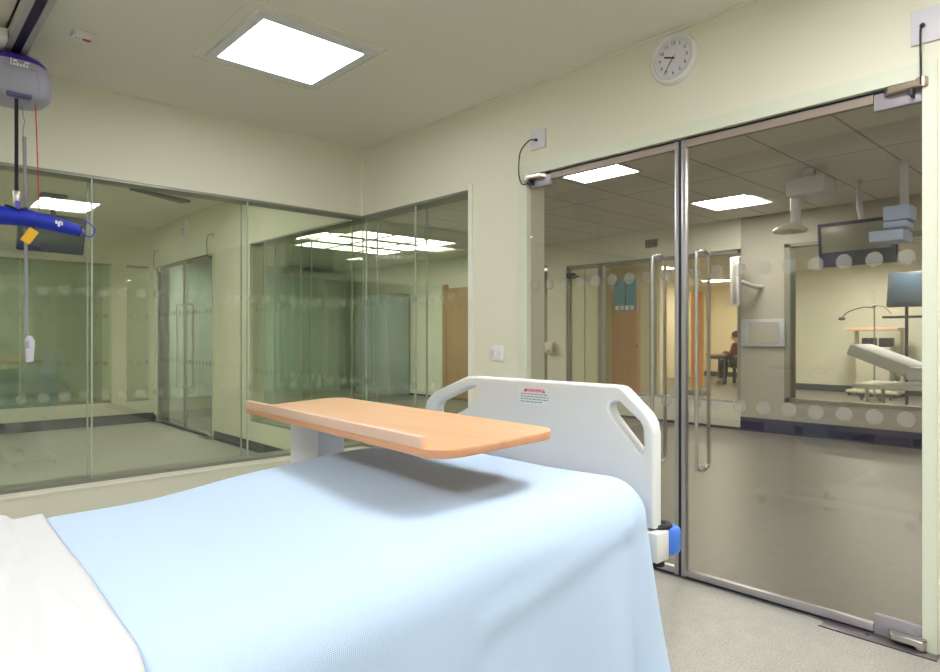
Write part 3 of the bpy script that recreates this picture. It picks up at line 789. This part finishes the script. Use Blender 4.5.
# ================================================================== CEILING HOIST
HX, HY = .528, 3.95
rail = thing('hoist_rail', (HX, 2.0, H), 'white ceiling hoist rail with a dark slot underneath', 'hoist rail')
zr = 2.60
m = MB()
m.box(HX-.047, HX-.020, YB+.3, 4.38, zr, H); m.box(HX+.020, HX+.047, YB+.3, 4.38, zr, H); m.box(HX-.047, HX+.047, YB+.3, 4.38, H-.03, H)
m.build('profile', M['rail'], rail, smooth=False)
m = MB(); m.box(HX-.0195, HX+.0195, YB+.3, 4.37, zr+.004, H-.031); m.build('slot', M['slot'], rail, smooth=False)
MB().box(HX-.05, HX+.05, 4.38, 4.395, zr-.002, H, .003).build('end_cap', M['white_plastic'], rail)
MB().box(HX-.135, HX-.050, 3.74, 3.90, zr-.012, zr+.045, .006).build('power_box', M['white_plastic'], rail)
hoist = thing('hoist_motor', (HX, HY, 2.3), 'grey ceiling hoist motor with violet top band, hanging from the rail', 'hoist motor')
# housing: rounded shell, lathe-like superellipse rings stacked in z
def shell(rings, cx, cy, n=48, ex=2.6):
    b = bmesh.new(); R = []
    for z, a, d in rings:
        ring = []
        for j in range(n):
            t = 2*pi*j/n; c_, s_ = cos(t), sin(t)
            ring.append(b.verts.new((cx+a*math.copysign(abs(c_)**(2/ex), c_), cy+d*math.copysign(abs(s_)**(2/ex), s_), z)))
        R.append(ring)
    for A, B in zip(R, R[1:]):
        for j in range(n): b.faces.new((A[j], A[(j+1) % n], B[(j+1) % n], B[j]))
    b.faces.new(R[0][::-1]); b.faces.new(R[-1]); bmesh.ops.recalc_face_normals(b, faces=b.faces[:])
    m = MB(); m.bm.free(); m.bm = b; return m
hx = HX
shell([(2.350, .04, .04), (2.354, .095, .085), (2.366, .128, .12), (2.388, .150, .138), (2.423, .160, .146), (2.463, .162, .150), (2.503, .156, .148), (2.530, .138, .142), (2.544, .116, .13), (2.548, .10, .12)], hx, HY).build('housing', M['hoist_grey'], hoist, angle=60)
shell([(2.536, .136, .138), (2.552, .130, .136), (2.568, .108, .122), (2.576, .08, .10)], hx, HY).build('top_band', M['purple'], hoist, angle=60)
MB().box(HX-.04, HX+.04, HY-.05, HY+.05, 2.57, 2.597, .008).build('trolley', M['dark'], hoist)
m = MB(); pts = []
for a, b_ in ((-.088, 2.398), (-.078, 2.483), (-.065, 2.494), (.055, 2.494), (.072, 2.483), (.085, 2.398)):
    pts.append((hx+a, HY-.147-.004, b_))
m.tube(pts, .0018, 6, smooth=4); m.build('panel_seam', M['panel_line'], hoist)
m = MB(); m.box(hx-.05, hx+.06, HY-.128, HY-.04, 2.358, 2.390, .012, 3); m.build('strap_slot', M['slot_dark'], hoist)
random.seed(5)
m = MB()
m.box(hx-.035, hx-.030, HY-.154, HY-.1475, 2.498, 2.530)
for k in range(5):
    m.box(hx-.024+k*.013, hx-.015+k*.013, HY-.154, HY-.1475, 2.498, 2.509+.004*(k % 2))
m.box(hx-.024, hx-.008, HY-.153, HY-.145, 2.518, 2.526); m.box(hx+.022, hx+.042, HY-.153, HY-.145, 2.518, 2.526)
m.build('lettering', M['mark_white'], hoist)
# lifting strap, spreader bar, handset, emergency cord
sx, sy = HX-.003, HY-.09
m = MB(); m.box(sx-.008, sx+.008, sy-.0015, sy+.0015, 1.90, 2.365); st = m.build('lift_strap', M['strap'], None, smooth=False)
tag(st, 'black webbing strap running down from the hoist motor to the spreader bar', 'strap')
sp = thing('spreader_bar', (sx, sy, 1.74), 'royal blue padded spreader bar hanging on the hoist strap', 'spreader bar')
m = MB(); m.tube([(sx-.30, sy, 1.735), (sx-.18, sy, 1.760), (sx-.06, sy, 1.772), (sx, sy, 1.774), (sx+.05, sy, 1.771), (sx+.15, sy, 1.756), (sx+.270, sy, 1.733)],
    lambda t: .045 if t < .6 else .045-.015*(t-.6)/.4, 20, smooth=8)
m.build('padded_cover', M['blue_cover'], sp, angle=60)
m = MB(); m.tube([(sx+.268, sy, 1.734), (sx+.276, sy, 1.732)], .0315, 20, smooth=1); m.build('cuff', M['seal'], sp)
m = MB(); m.tube([(sx+.274, sy, 1.732), (sx+.300, sy, 1.724)], lambda t: .018-.006*t, 14, smooth=1); m.build('bar_end', M['violet_wire'], sp)
m = MB(); m.tube([(sx+.292, sy, 1.740), (sx+.296, sy, 1.718), (sx+.310, sy, 1.708), (sx+.328, sy, 1.711), (sx+.340, sy, 1.732), (sx+.336, sy, 1.760), (sx+.312, sy, 1.782), (sx+.284, sy, 1.798)], .0042, 10, smooth=6); m.build('sling_hook', M['violet_wire'], sp)
m = MB(); m.tube([(sx-.045, sy-.002, 1.824), (sx-.02, sy-.036, 1.812), (sx, sy-.044, 1.800), (sx+.02, sy-.036, 1.810), (sx+.045, sy-.002, 1.820)], .005, 8, smooth=6); m.build('cover_piping', M['seal'], sp)
m = MB(); m.box(sx-.015, sx+.015, sy-.012, sy+.012, 1.835, 1.902, .005); m.build('buckle', M['steel'], sp)
m = MB(); m.box(sx-.011, sx+.011, sy-.045, sy-.012, 1.800, 1.846, .004); m.build('swivel', M['violet_wire'], sp)
Tg = Matrix.Translation((sx+.046, sy-.062, 1.678)) @ Matrix.Rotation(radians(32), 4, 'Y')
MB().box(-.022, .022, -.0012, .0012, -.040, .036, 0, T=Tg).build('warning_tag', M['yellow'], sp, smooth=False)
m = MB(); m.box(sx+.064, sx+.067, sy-.062, sy-.040, 1.70, 1.745); m.build('tag_tie', M['seal'], sp)
m = MB()
for a, c, w, h in ((-.014, .008, .009, .016), (-.003, -.002, .010, .022), (.010, .003, .008, .016), (.003, .012, .012, .006)):
    m.box(sx+.176+a-w/2, sx+.176+a+w/2, sy-.0412, sy-.030, 1.753+c-h/2, 1.753+c+h/2)
m.build('printed_emblem', M['mark_white'], sp, smooth=False)
hd = thing('hoist_handset', (sx+.08, sy-.01, 1.2), 'pale lilac hoist handset hanging on its grey cable below the blue bar', 'handset')
hxx, hyy = sx+.046, sy+.065
m = MB(); m.tube([(hxx-.012, hyy+.01, 2.40), (hxx-.008, hyy+.01, 2.30), (hxx-.002, hyy+.005, 2.27), (hxx-.010, hyy, 2.22), (hxx-.004, hyy, 2.18)], .0022, 8); m.build('thin_lead', M['panel_line'], hd)
m = MB(); m.tube([(hxx-.004, hyy, 2.19), (hxx, hyy, 1.9), (hxx+.003, hyy, 1.6), (hxx+.006, hyy, 1.195)], .0085, 12); m.build('cable_sleeve', M['grey_hose'], hd)
hb = MB(); hb.prism([(hxx-.022, hyy-.014, 1.175), (hxx-.008, hyy-.014, 1.205), (hxx+.018, hyy-.014, 1.200), (hxx+.036, hyy-.014, 1.165), (hxx+.030, hyy-.014, 1.075), (hxx+.026, hyy-.014, 1.035), (hxx-.016, hyy-.014, 1.028)], (0, .030, 0), .007, 3)
hb.xf(Matrix.Translation((hxx+.018, hyy, 1.168)) @ Matrix.Diagonal((.74, .8, .78, 1)) @ Matrix.Translation((-hxx-.006, -hyy, -1.18))); hb = hb.build('handset_body', M['handset'], hd)
m = MB(); m.box(hxx-.002, hxx+.014, hyy-.0135, hyy-.010, 1.123, 1.160, .002); m.build('button_pad', M['panel_line'], hd)
m = MB(); m.box(hxx+.000, hxx+.012, hyy-.0155, hyy-.010, 1.108, 1.118, .002); m.build('button', M['white_plastic'], hd)
m = MB(); m.tube([(HX+.082, HY-.05, 2.378), (HX+.085, HY-.055, 2.25), (HX+.092, HY-.06, 2.0), (HX+.096, HY-.06, 1.82)], .0028, 8); rc = m.build('emergency_cord', M['red_cord'])
tag(rc, 'thin red emergency cord hanging from the hoist motor', 'cord')

# ================================================================== SMALL WALL AND CEILING FITTINGS
# wall clock, twenty-four minutes to ten
CY, CZ, CR = 1.645, 2.546, .124
ck = thing('wall_clock', (D, CY, CZ), 'round white wall clock above the glass doors showing twenty-four minutes to ten', 'clock')
TCk = axes((D, CY, CZ), (0, -1, 0), (0, 0, 1), (-1, 0, 0))
m = MB(); m.lathe([(0, 0), (CR, 0), (CR, .018), (CR-.006, .030), (CR-.016, .034), (CR-.022, .028), (CR-.024, .018)], (0, 0, 0), 56, TCk); m.build('rim', M['clock_rim'], ck)
m = MB(); m.cyl((0, 0, .010), (0, 0, .0185), CR-.0235, n=56, T=TCk); m.build('dial', M['clock_face'], ck)
m = None
for i in range(12):
    h = i+1; a = radians(90-30*h); rr = .072
    t_ = text_mb(str(h), .024, TCk @ Matrix.Translation((rr*cos(a), rr*sin(a), .0195)))
    if m is None: m = t_
    else:
        me = bpy.data.meshes.new('t'); t_.bm.to_mesh(me); t_.bm.free(); m.bm.from_mesh(me); bpy.data.meshes.remove(me)
m.build('numerals', M['dark'], ck, smooth=False)
m = MB()
for i in range(60):
    T = TCk @ Matrix.Rotation(radians(6*i), 4, 'Z'); L_ = .006 if i % 5 == 0 else .003
    m.box(-.0006, .0006, .091-L_, .091, .0186, .0193, 0, T=T)
m.build('minute_marks', M['dark'], ck, smooth=False)
def hand(name, deg, ln_, back, w, z, mat):
    m = MB(); T = TCk @ Matrix.Rotation(-radians(deg), 4, 'Z')
    m.box(-w/2, w/2, -back, ln_, z, z+.0012, 0, T=T); m.build(name, mat, ck, smooth=False)
hand('hour_hand', 9.6*30, .050, .008, .0075, .0205, M['black']); hand('minute_hand', 36*6, .082, .010, .0034, .0222, M['dark']); hand('second_hand', 42, .026, .030, .0012, .0238, M['mark_red'])
m = MB(); m.cyl((0, 0, .019), (0, 0, .026), .004, n=14, T=TCk); m.build('hub', M['black'], ck)
c = dup(ck, (D, 8.40, 2.53)); c['label'] = 'wall clock over the doors in the room behind the glazing'; 
# socket plate on the wall beside the footboard
m = MB(); m.box(D-.010, D, 2.815, 2.925, 1.030, 1.125, .003); sw = m.build('wall_switch', M['white_plastic']); tag(sw, 'white square switch plate on the cream wall behind the footboard', 'switch')
for y in (2.845, 2.895):
    MB().box(D-.0135, D-.010, y-.014, y+.014, 1.062, 1.096, .0015).build('rocker', M['clock_rim'], sw)
for y in (2.828, 2.912): MB().cyl((D-.0112, y, 1.078), (D-.010, y, 1.078), .0035, n=10).build('screw', M['steel'], sw)
# ceiling isolator
ib = thing('ceiling_switch', (.77, 3.665, H), 'small white isolator box with red rocker on the ceiling beside the hoist rail', 'switch')
Ti = Matrix.Translation((.770, 3.664, H)) @ Matrix.Rotation(radians(8), 4, 'Z')
m = MB(); m.box(-.045, .045, -.036, .036, -.030, 0, .004, T=Ti); m.build('box', M['white_plastic'], ib)
m = MB(); m.box(.0, .036, -.012, .008, -.034, -.030, .001, T=Ti); m.build('rocker', M['red'], ib)
m = MB(); m.cyl((-.03, .0, -.0315), (-.03, .0, -.030), .005, n=12, T=Ti); m.cyl((-.012, .0, -.0315), (-.012, .0, -.030), .004, n=12, T=Ti); m.build('indicator', M['panel_line'], ib)

# ================================================================== NEXT ROOM
tv = thing('hanging_television', (1.40, 8.0, 2.2), 'dark tilted television hanging from the ceiling in the room behind the glazing', 'television')
Tt = Matrix.Translation((1.40, 8.0, 2.27)) @ Matrix.Rotation(radians(8), 4, 'Z') @ Matrix.Rotation(radians(14), 4, 'X')
MB().box(-.31, .31, -.03, .03, -.20, .20, .008, T=Tt).build('casing', M['navy_plastic'], tv)
MB().box(-.285, .285, -.034, -.029, -.12, .18, .002, T=Tt).build('screen', M['screen'], tv)
m = MB(); m.cyl((1.42, 8.05, 2.2), (1.42, 8.05, H), .025); m.box(1.30, 1.54, 7.97, 8.13, H-.02, H); m.build('ceiling_bracket', M['dark'], tv)
m = MB(); v0, v1 = Vector((1.91, 7.11, H)), Vector((2.56, 7.36, H))
m.prism([v0+Vector((0, .01, 0)), v1+Vector((-.03, .09, 0)), v1+Vector((.02, -.04, 0)), v0+Vector((0, -.01, 0))], (0, 0, -.03), .004)
o = m.build('ceiling_vent', M['vent']); tag(o, 'long dark tapering vent on the ceiling of the room behind the glazing', 'vent')

# ================================================================== WARD BEYOND THE DOORS
# glazed screen in the far opening: posts are parts
sc_ = srt('window_6', (0, 0, 0))
for y, w in ((OY1-.03, .06), (5.86, .09), (4.98, .07), (OY0+.03, .06)):
    MB().box(FX+.03, FX+.11, y-w/2, y+w/2, 0 if y > 5.8 else .33, 2.30).build('post', M['ward_post'], sc_, smooth=False)
MB().box(FX+.03, FX+.11, OY0, OY1, 2.25, 2.30).build('head_rail', M['grey_hose'], sc_, smooth=False)
for a, b_ in ((OY0+.06, 4.945), (5.015, 5.815)): MB().box(FX+.065, FX+.075, a, b_, .34, 2.25).build('pane', M['far_glass'], sc_, smooth=False)
MB().box(FX+.02, FX+.12, OY0, 5.86, .33, .36).build('sill', M['grey_hose'], sc_, smooth=False)
sd = srt('door_5', (0, 0, 0))
for a, b_ in ((5.91, 6.165), (6.18, 6.465)):
    MB().box(FX+.06, FX+.085, a, b_, .02, 2.24).build('pane', M['green_panel'], sd, smooth=False)
MB().box(FX+.055, FX+.09, 6.166, 6.179, .02, 2.24).build('stile', M['grey_hose'], sd, smooth=False)
w7 = glazing('window_7', 'x', [FX+.05], PY0, PY1, [], .40, 2.30, M['far_glass'], None, frame=False)
m = MB(); 
for y in (PY0+.02, PY1-.03): m.box(FX-.01, FX+.16, y-.035, y+.035, .40, 2.30)
m.box(FX-.01, FX+.16, PY0, PY1, .40, .44); m.box(FX-.01, FX+.16, PY0, PY1, 2.26, 2.30)
m.build('window_frame', M['olive'], w7, smooth=False)
glazing('window_8', 'x', [FX+.05, FX+.1], 6.90, 7.88, [], .30, 2.35, M['win_glass'], None)
# notice, grille, closer, dispenser
m = MB(); m.box(FX+.045, FX+.063, 5.24, 5.62, 1.56, 2.02, .003); o = m.build('notice_board', M['teal']); tag(o, 'blue-green notice fixed to the far ward screen, seen through the far glass door', 'notice')
MB().box(FX+.042, FX+.045, 5.415, 5.43, 1.60, 2.0).build('fold_line', M['navy'], o, smooth=False)
m = MB(); 
for i in range(4): m.box(FX+.041, FX+.045, 5.28+i*.085, 5.34+i*.085, 1.575, 1.64)
m.build('paper_slip', M['cream_plastic'], o, smooth=False)
m = MB(); m.box(FX-.012, FX, 4.86, 5.06, 2.44, 2.56); o = m.build('wall_grille', M['grey_hose'], None, smooth=False); tag(o, 'small dark grille high on the far ward wall above the screen', 'grille')
m = MB()
for i in range(6): m.box(FX-.016, FX-.012, 4.875+i*.03, 4.89+i*.03, 2.45, 2.55)
m.build('slats', M['dark'], o, smooth=False)
m = MB(); m.box(FX-.10, FX, 6.70, 6.86, .92, 1.10, .015); o = m.build('wall_dispenser', M['cream_plastic']); tag(o, 'beige dispenser box on the ward wall left of the screen', 'dispenser')
MB().box(FX-.104, FX-.099, 6.74, 6.82, .94, .97).build('dispenser_slot', M['grey_hose'], o, smooth=False)
m = MB(); m.box(FX-.06, FX+.03, 6.33, 6.45, 2.10, 2.18, .008); m.tube([(FX-.05, 6.38, 2.12), (FX-.10, 6.28, 2.10), (FX-.04, 6.2, 2.12)], .014, 8); o = m.build('door_closer', M['dark']); tag(o, 'dark door closer at the top of the far ward doors', 'door closer')
# warm corridor: doors, cupboard, seated person at a small table
dr = srt('door_6', (0, 0, 0)); MB().box(11.0, 11.06, 6.98, 7.65, 0, 2.12).build('door_leaf', M['peach_wood'], dr, smooth=False); MB().cyl((10.96, 7.06, 1.0), (11.0, 7.06, 1.0), .03).build('door_handle', M['steel'], dr)
wallbox('wall_corridor_return', [(11.0, 11.1, 7.65, 9.6, 0, H), (11.0, 11.1, 6.98, 7.65, 2.12, H), (11.0, 11.1, 6.56, 6.98, 0, H)], M['warm_wall'])
m = MB(); m.box(12.40, 12.46, 6.42, 6.68, .12, 2.1, .01); o = m.build('curtain_panel', M['orange']); tag(o, 'orange panel standing in the lit corridor beside the seated person', 'panel')
m = MB(); m.box(12.30, 12.56, 6.40, 6.70, 0, .12, .01); m.build('panel_foot', M['grey_hose'], o)
m = MB(); m.box(12.394, 12.40, 6.52, 6.66, 1.84, 2.0); m.build('yellow_notice', M['yellow'], o, smooth=False)
# the person and their things stand at about sixteen metres
PX, PY = 15.90, 7.32
chair = thing('stacking_chair', (PX, PY, 0), 'dark chair carrying the seated person in the lit corridor', 'chair')
MB().box(PX-.22, PX+.22, PY-.22, PY+.22, .42, .46, .015).build('seat', M['dark'], chair)
m = MB(); m.box(PX-.22, PX+.22, PY-.25, PY-.215, .50, .85, .012); m.build('backrest', M['dark'], chair)
for a in (-1, 1):
    for b_ in (-1, 1): MB().cyl((PX+a*.19, PY+b_*.19, 0), (PX+a*.19, PY+b_*.19 , .42), .014, n=10).build('leg', M['dark'], chair)
    MB().cyl((PX+a*.19, PY-.225, .44), (PX+a*.19, PY-.235, .7), .012, n=8).build('back_post', M['dark'], chair)
tbl = thing('side_table', (PX-.1, PY+.52, 0), 'dark legged small table in front of the seated person in the corridor', 'table')
tx, ty = PX, PY+.40
MB().box(tx-.35, tx+.35, ty-.26, ty+.26, .70, .76, .01).build('tabletop', M['table_top'], tbl)
MB().box(tx-.33, tx+.33, ty-.24, ty+.24, .62, .70).build('apron', M['skirt'], tbl)
for a in (-1, 1):
    for b_ in (-1, 1): MB().box(tx+a*.30-.025, tx+a*.30+.025, ty+b_*.21-.025, ty+b_*.21+.025, 0, .63).build('leg', M['skirt'], tbl)
def skinned(name, joints, bones, radii, mat, parent=None, sub=2):
    off = world_loc(parent) if parent else Vector((0, 0, 0))
    me = bpy.data.meshes.new(name); me.from_pydata([tuple(Vector(j)-off) for j in joints], bones, [])
    o = bpy.data.objects.new(name, me); COL.objects.link(o)
    if parent: o.parent = parent
    sk = o.modifiers.new('skin', 'SKIN'); sk.use_smooth_shade = True
    for v, r in zip(me.skin_vertices[0].data, radii): v.radius = (r, r)
    me.skin_vertices[0].data[0].use_root = True
    ss = o.modifiers.new('sub', 'SUBSURF'); ss.levels = sub; ss.render_levels = sub
    me.materials.append(mat); return o
person = thing('person', (PX, PY, .46), 'seated person in maroon clothing at a small table in the lit corridor', 'person')
J = [(0, -.04, .56), (0, -.05, .72), (0, -.03, .92), (0, -.01, 1.00), (0, .02, 1.08), (0, .04, 1.20),         # pelvis..head
     (-.17, -.02, .97), (-.24, .03, .74), (-.14, .27, .79), (-.09, .34, .79),
     (.17, -.02, .97), (.24, .03, .74), (.14, .27, .79), (.09, .34, .79),
     (-.10, -.02, .54), (-.12, .36, .55), (-.12, .38, .10), (-.12, .48, .04),
     (.10, -.02, .54), (.12, .36, .55), (.12, .38, .10), (.12, .48, .04)]
Bn = [(0, 1), (1, 2), (2, 3), (3, 4), (4, 5), (2, 6), (6, 7), (7, 8), (8, 9), (2, 10), (10, 11), (11, 12), (12, 13), (0, 14), (14, 15), (15, 16), (16, 17), (0, 18), (18, 19), (19, 20), (20, 21)]
Rd = [.13, .125, .14, .07, .052, .095, .07, .05, .04, .03, .07, .05, .04, .03, .095, .075, .05, .04, .095, .075, .05, .04]
body = skinned('body', [(PX+a, PY+b_, c_) for a, b_, c_ in J], Bn, Rd, M['skin'], person)
Jt = [0, 1, 2, 6, 7, 8, 10, 11, 12]; idx = {v: i for i, v in enumerate(Jt)}
top_ = skinned('jumper', [(PX+J[i][0], PY+J[i][1], J[i][2]) for i in Jt], [(idx[a], idx[b_]) for a, b_ in Bn if a in idx and b_ in idx], [Rd[i]+.016 for i in Jt], M['maroon'], person)
Jl = [0, 14, 15, 16, 18, 19, 20]; idx = {v: i for i, v in enumerate(Jl)}
skinned('trousers', [(PX+J[i][0], PY+J[i][1], J[i][2]) for i in Jl], [(idx[a], idx[b_]) for a, b_ in Bn if a in idx and b_ in idx], [Rd[i]+.014 for i in Jl], M['dark'], person)
m = MB(); m.sphere((PX, PY+.025, 1.235), .092, .105, .10); m.build('hair', M['hair'], person)
m = MB(); m.sphere((PX, PY+.075, 1.19), .075, .075, .095, 16); m.sphere((PX, PY+.152, 1.18), .012, .016, .02, 8); m.build('face', M['skin'], person)
# side room beyond the ward window
tr = thing('equipment_trolley', (14.7, 3.95, 0), 'cream equipment trolley with shelf against the side room wall', 'trolley')
ax, ay = 14.7, 3.95
MB().box(ax-.22, ax+.22, ay-.30, ay+.30, .10, .98, .02).build('body', M['cream_plastic'], tr)
MB().box(ax-.30, ax+.30, ay-.46, ay+.46, .06, .12, .02).build('base', M['cream_plastic'], tr)
MB().box(ax-.28, ax+.28, ay-.45, ay+.45, 1.30, 1.36, .01).build('shelf', M['peach_wood'], tr)
for y in (-.40, .40): MB().box(ax+.18, ax+.24, ay+y-.03, ay+y+.03, .12, 1.32).build('upright', M['cream_plastic'], tr, smooth=False)
for y in (-.2, .1): MB().box(ax-.2, ax+.1, ay+y-.10, ay+y+.10, .98, 1.16, .02).build('instrument', M['dark'], tr)
for a in (-.25, .25):
    for b_ in (-.4, .4): MB().cyl((ax+a-.012, ay+b_, .034), (ax+a+.012, ay+b_, .034), .034, n=12).build('caster', M['dark'], tr)
dp = thing('drip_stand', (13.75, 3.72, 0), 'tall thin stand with lamp arm rising behind the trolley', 'stand')
bx, by = 13.75, 3.72
m = MB(); m.cyl((bx, by, .06), (bx, by, 2.05), .016, n=10); m.build('pole', M['grey_hose'], dp)
m = MB()
for k in range(5): m.cyl((bx, by, .07), (bx+.26*cos(k*1.2566), by+.26*sin(k*1.2566), .05), .014, n=8); m.sphere((bx+.26*cos(k*1.2566), by+.26*sin(k*1.2566), .03), .03, n=10)
m.build('base', M['dark'], dp)
m = MB(); m.tube([(bx, by, 1.72), (bx-.02, by+.16, 1.74), (bx-.04, by+.42, 1.66), (bx-.04, by+.52, 1.56)], .010, 8); m.sphere((bx-.04, by+.54, 1.53), .05, .07, .035, 12); m.build('lamp_arm', M['dark'], dp)
m = MB(); m.tube([(bx, by, 1.76), (bx, by-.15, 1.74), (bx, by-.28, 1.6)], .010, 8); m.sphere((bx, by, 1.76), .035, n=10); m.build('side_arm', M['grey_hose'], dp)
# ward pendants and monitors
def pmon(name, c, w, h, t, yaw, tilt, casing, screen, label, inset=.03, bottom=.03, group=None):
    o = thing(name, c, label, 'monitor', group)
    T = Matrix.Translation(c) @ Matrix.Rotation(yaw, 4, 'Z') @ Matrix.Rotation(tilt, 4, 'Y')
    MB().box(-t/2, t/2, -w/2, w/2, -h/2, h/2, .01, T=T).build('casing', casing, o)
    MB().box(-t/2-.004, -t/2+.001, -w/2+inset, w/2-inset, -h/2+bottom, h/2-inset, .002, T=T).build('screen', screen, o)
    return o
mo = pmon('ward_monitor', (6.75, 1.97, 2.06), .66, .42, .07, radians(-3), radians(-6), M['navy_plastic'], M['screen_grey'], 'large navy framed monitor hanging in the ward, seen through the near glass door', .035, .14)
m = MB(); m.tube([(6.80, 1.97, 2.06), (6.95, 1.97, 2.2), (7.0, 2.02, 2.45), (7.0, 2.02, H)], .025, 10); m.build('monitor_arm', M['grey_plastic'], mo)
pd = thing('ceiling_pendant', (6.2, 2.2, H), 'white ceiling pendant box with arm and dome in the ward', 'pendant')
MB().box(6.05, 6.35, 2.02, 2.34, 2.44, 2.60, .015).build('pendant_box', M['pale_plastic'], pd)
MB().cyl((6.2, 2.2, 2.60), (6.2, 2.2, H), .06).build('ceiling_stem', M['plate_plastic'], pd)
MB().cyl((6.18, 2.30, 2.20), (6.18, 2.30, 2.44), .045).build('drop_arm', M['plate_plastic'], pd)
m = MB(); m.lathe([(0, .07), (.05, .065), (.12, .03), (.15, 0), (.14, -.015), (0, -.02)], (6.15, 2.34, 2.15), 32); m.build('dome', M['cream_plastic'], pd)
pb = thing('pendant_shelf', (6.3, 1.55, 2.2), 'pale blue equipment boxes on a hanging shelf beside the navy monitor', 'shelf')
MB().box(6.2, 6.5, 1.47, 1.72, 1.98, 2.07, .008).build('lower_box', M['sky_plastic'], pb)
MB().box(6.22, 6.45, 1.45, 1.62, 2.09, 2.14, .008).build('middle_box', M['sky_plastic'], pb)
MB().box(6.22, 6.45, 1.43, 1.62, 2.15, 2.27, .008).build('upper_box', M['sky_plastic'], pb)
MB().box(6.47, 6.51, 1.50, 1.56, 2.0, H).build('hanger', M['plate_plastic'], pb, smooth=False)
mo2 = pmon('side_monitor', (11.2, 2.63, 1.88), .46, .52, .06, radians(-6), radians(8), M['skirt'], M['screen'], 'blue grey monitor on a pole in the side room beyond the ward window')
m = MB(); m.cyl((11.28, 2.63, 0.05), (11.28, 2.63, 1.9), .022); m.box(11.1, 11.4, 2.40, 2.9, 1.46, 1.49); m.box(11.1, 11.5, 2.4, 2.86, 0, .05, .01); m.build('pole', M['skirt'], mo2)
mo3 = pmon('wall_monitor', (7.70, 3.56, 1.86), .10, .58, .38, radians(20), radians(-8), M['pale_casing'], M['screen_grey'], 'pale monitor turned edge-on beside the grey ward wall')
m = MB(); m.tube([(7.75, 3.52, 1.85), (7.95, 3.45, 1.80), (FX, 3.42, 1.80)], .025, 10); m.build('wall_arm', M['plate_plastic'], mo3)
wp = thing('wall_panel', (FX, 3.38, 1.2), 'pale framed service panel on the grey ward wall below the edge-on monitor', 'panel')
MB().box(FX-.04, FX, 3.13, 3.66, 1.06, 1.40, .008).build('frame', M['sky_grey'], wp)
MB().box(FX-.045, FX-.04, 3.20, 3.56, 1.10, 1.36).build('panel', M['ward_grey'], wp, smooth=False)
# corridor seen through the corner glazing: brown door, cupboards
dd = srt('door_7', (0, 0, 0)); MB().box(FX-.05, FX-.005, 8.50, 9.34, .02, 2.10).build('door_leaf', M['door_wood'], dd, smooth=False)
MB().box(FX-.06, FX, 9.34, 9.46, 0, 2.18).build('jamb', M['door_wood'], dd, smooth=False)
cu = thing('tall_cupboard', (FX, 11.0, 0), 'dark blue-grey tall cupboard in the ward, seen through the corner glazing', 'cupboard')
MB().box(FX-.55, FX-.06, 10.5, 11.7, 0, 2.05, .008).build('body', M['cup_blue'], cu)
for y in (10.52, 11.11): MB().box(FX-.575, FX-.55, y, y+.57, .05, 2.02, .004).build('door', M['cup_blue'], cu)

wb = thing('ward_bed', (10.0, 1.9, 0), 'white covered bed with raised backrest in the side room beyond the ward window', 'bed')
MB().box(9.60, 10.45, .85, 2.25, .62, .80, .04).build('mattress', M['sheet'], wb)
MB().box(-.42, .42, 0, .75, -.08, .08, .04, T=Matrix.Translation((10.02, 2.22, .74)) @ Matrix.Rotation(radians(22), 4, 'X')).build('backrest', M['sheet'], wb)
MB().box(9.60, 10.45, .85, 2.86, .50, .56, .01).build('bed_frame', M['bedframe'], wb)
for x in (9.66, 10.38):
    for y in (1.0, 2.7):
        q = MB().cyl((x, y, .09), (x, y, .51), .025, n=10).build('leg', M['grey_plastic'], wb)
        MB().cyl((x-.02, y, .06), (x+.02, y, .06), .06, n=16).build('caster', M['dark'], q)
m = MB(); m.box(9.575, 10.47, .95, 1.98, .30, .83, .03); o = m.build('folded_cover', M['sky_cloth'], wb)
sb = thing('storage_cabinet', (7.0, 12.7, 0), 'tall dull teal cabinet at the aqua end wall of the ward', 'cabinet')
MB().box(6.45, 7.20, 12.42, 12.98, 0, 2.52, .006).build('body', M['teal_cab'], sb)
MB().box(7.205, 7.60, 12.42, 12.98, 0, 2.40, .006).build('side_unit', M['teal_cab'], sb)
for x in (6.47, 6.84): MB().box(x, x+.34, 12.395, 12.42, .06, 2.48, .003).build('door', M['teal_cab'], sb)
# ------------------------------------------------------------------ world and colour
w = bpy.data.worlds.new('World'); S.world = w; w.use_nodes = True
w.node_tree.nodes['Background'].inputs['Color'].default_value = (.02, .02, .02, 1)
S.view_settings.view_transform = 'Standard'; S.view_settings.look = 'None'; S.view_settings.exposure = .22; S.view_settings.gamma = 1
S.view_settings.use_curve_mapping = False
S.cycles.max_bounces = 14; S.cycles.transparent_max_bounces = 40; S.cycles.glossy_bounces = 6; S.cycles.diffuse_bounces = 5
S.cycles.sample_clamp_indirect = 6; S.cycles.caustics_reflective = False; S.cycles.caustics_refractive = False
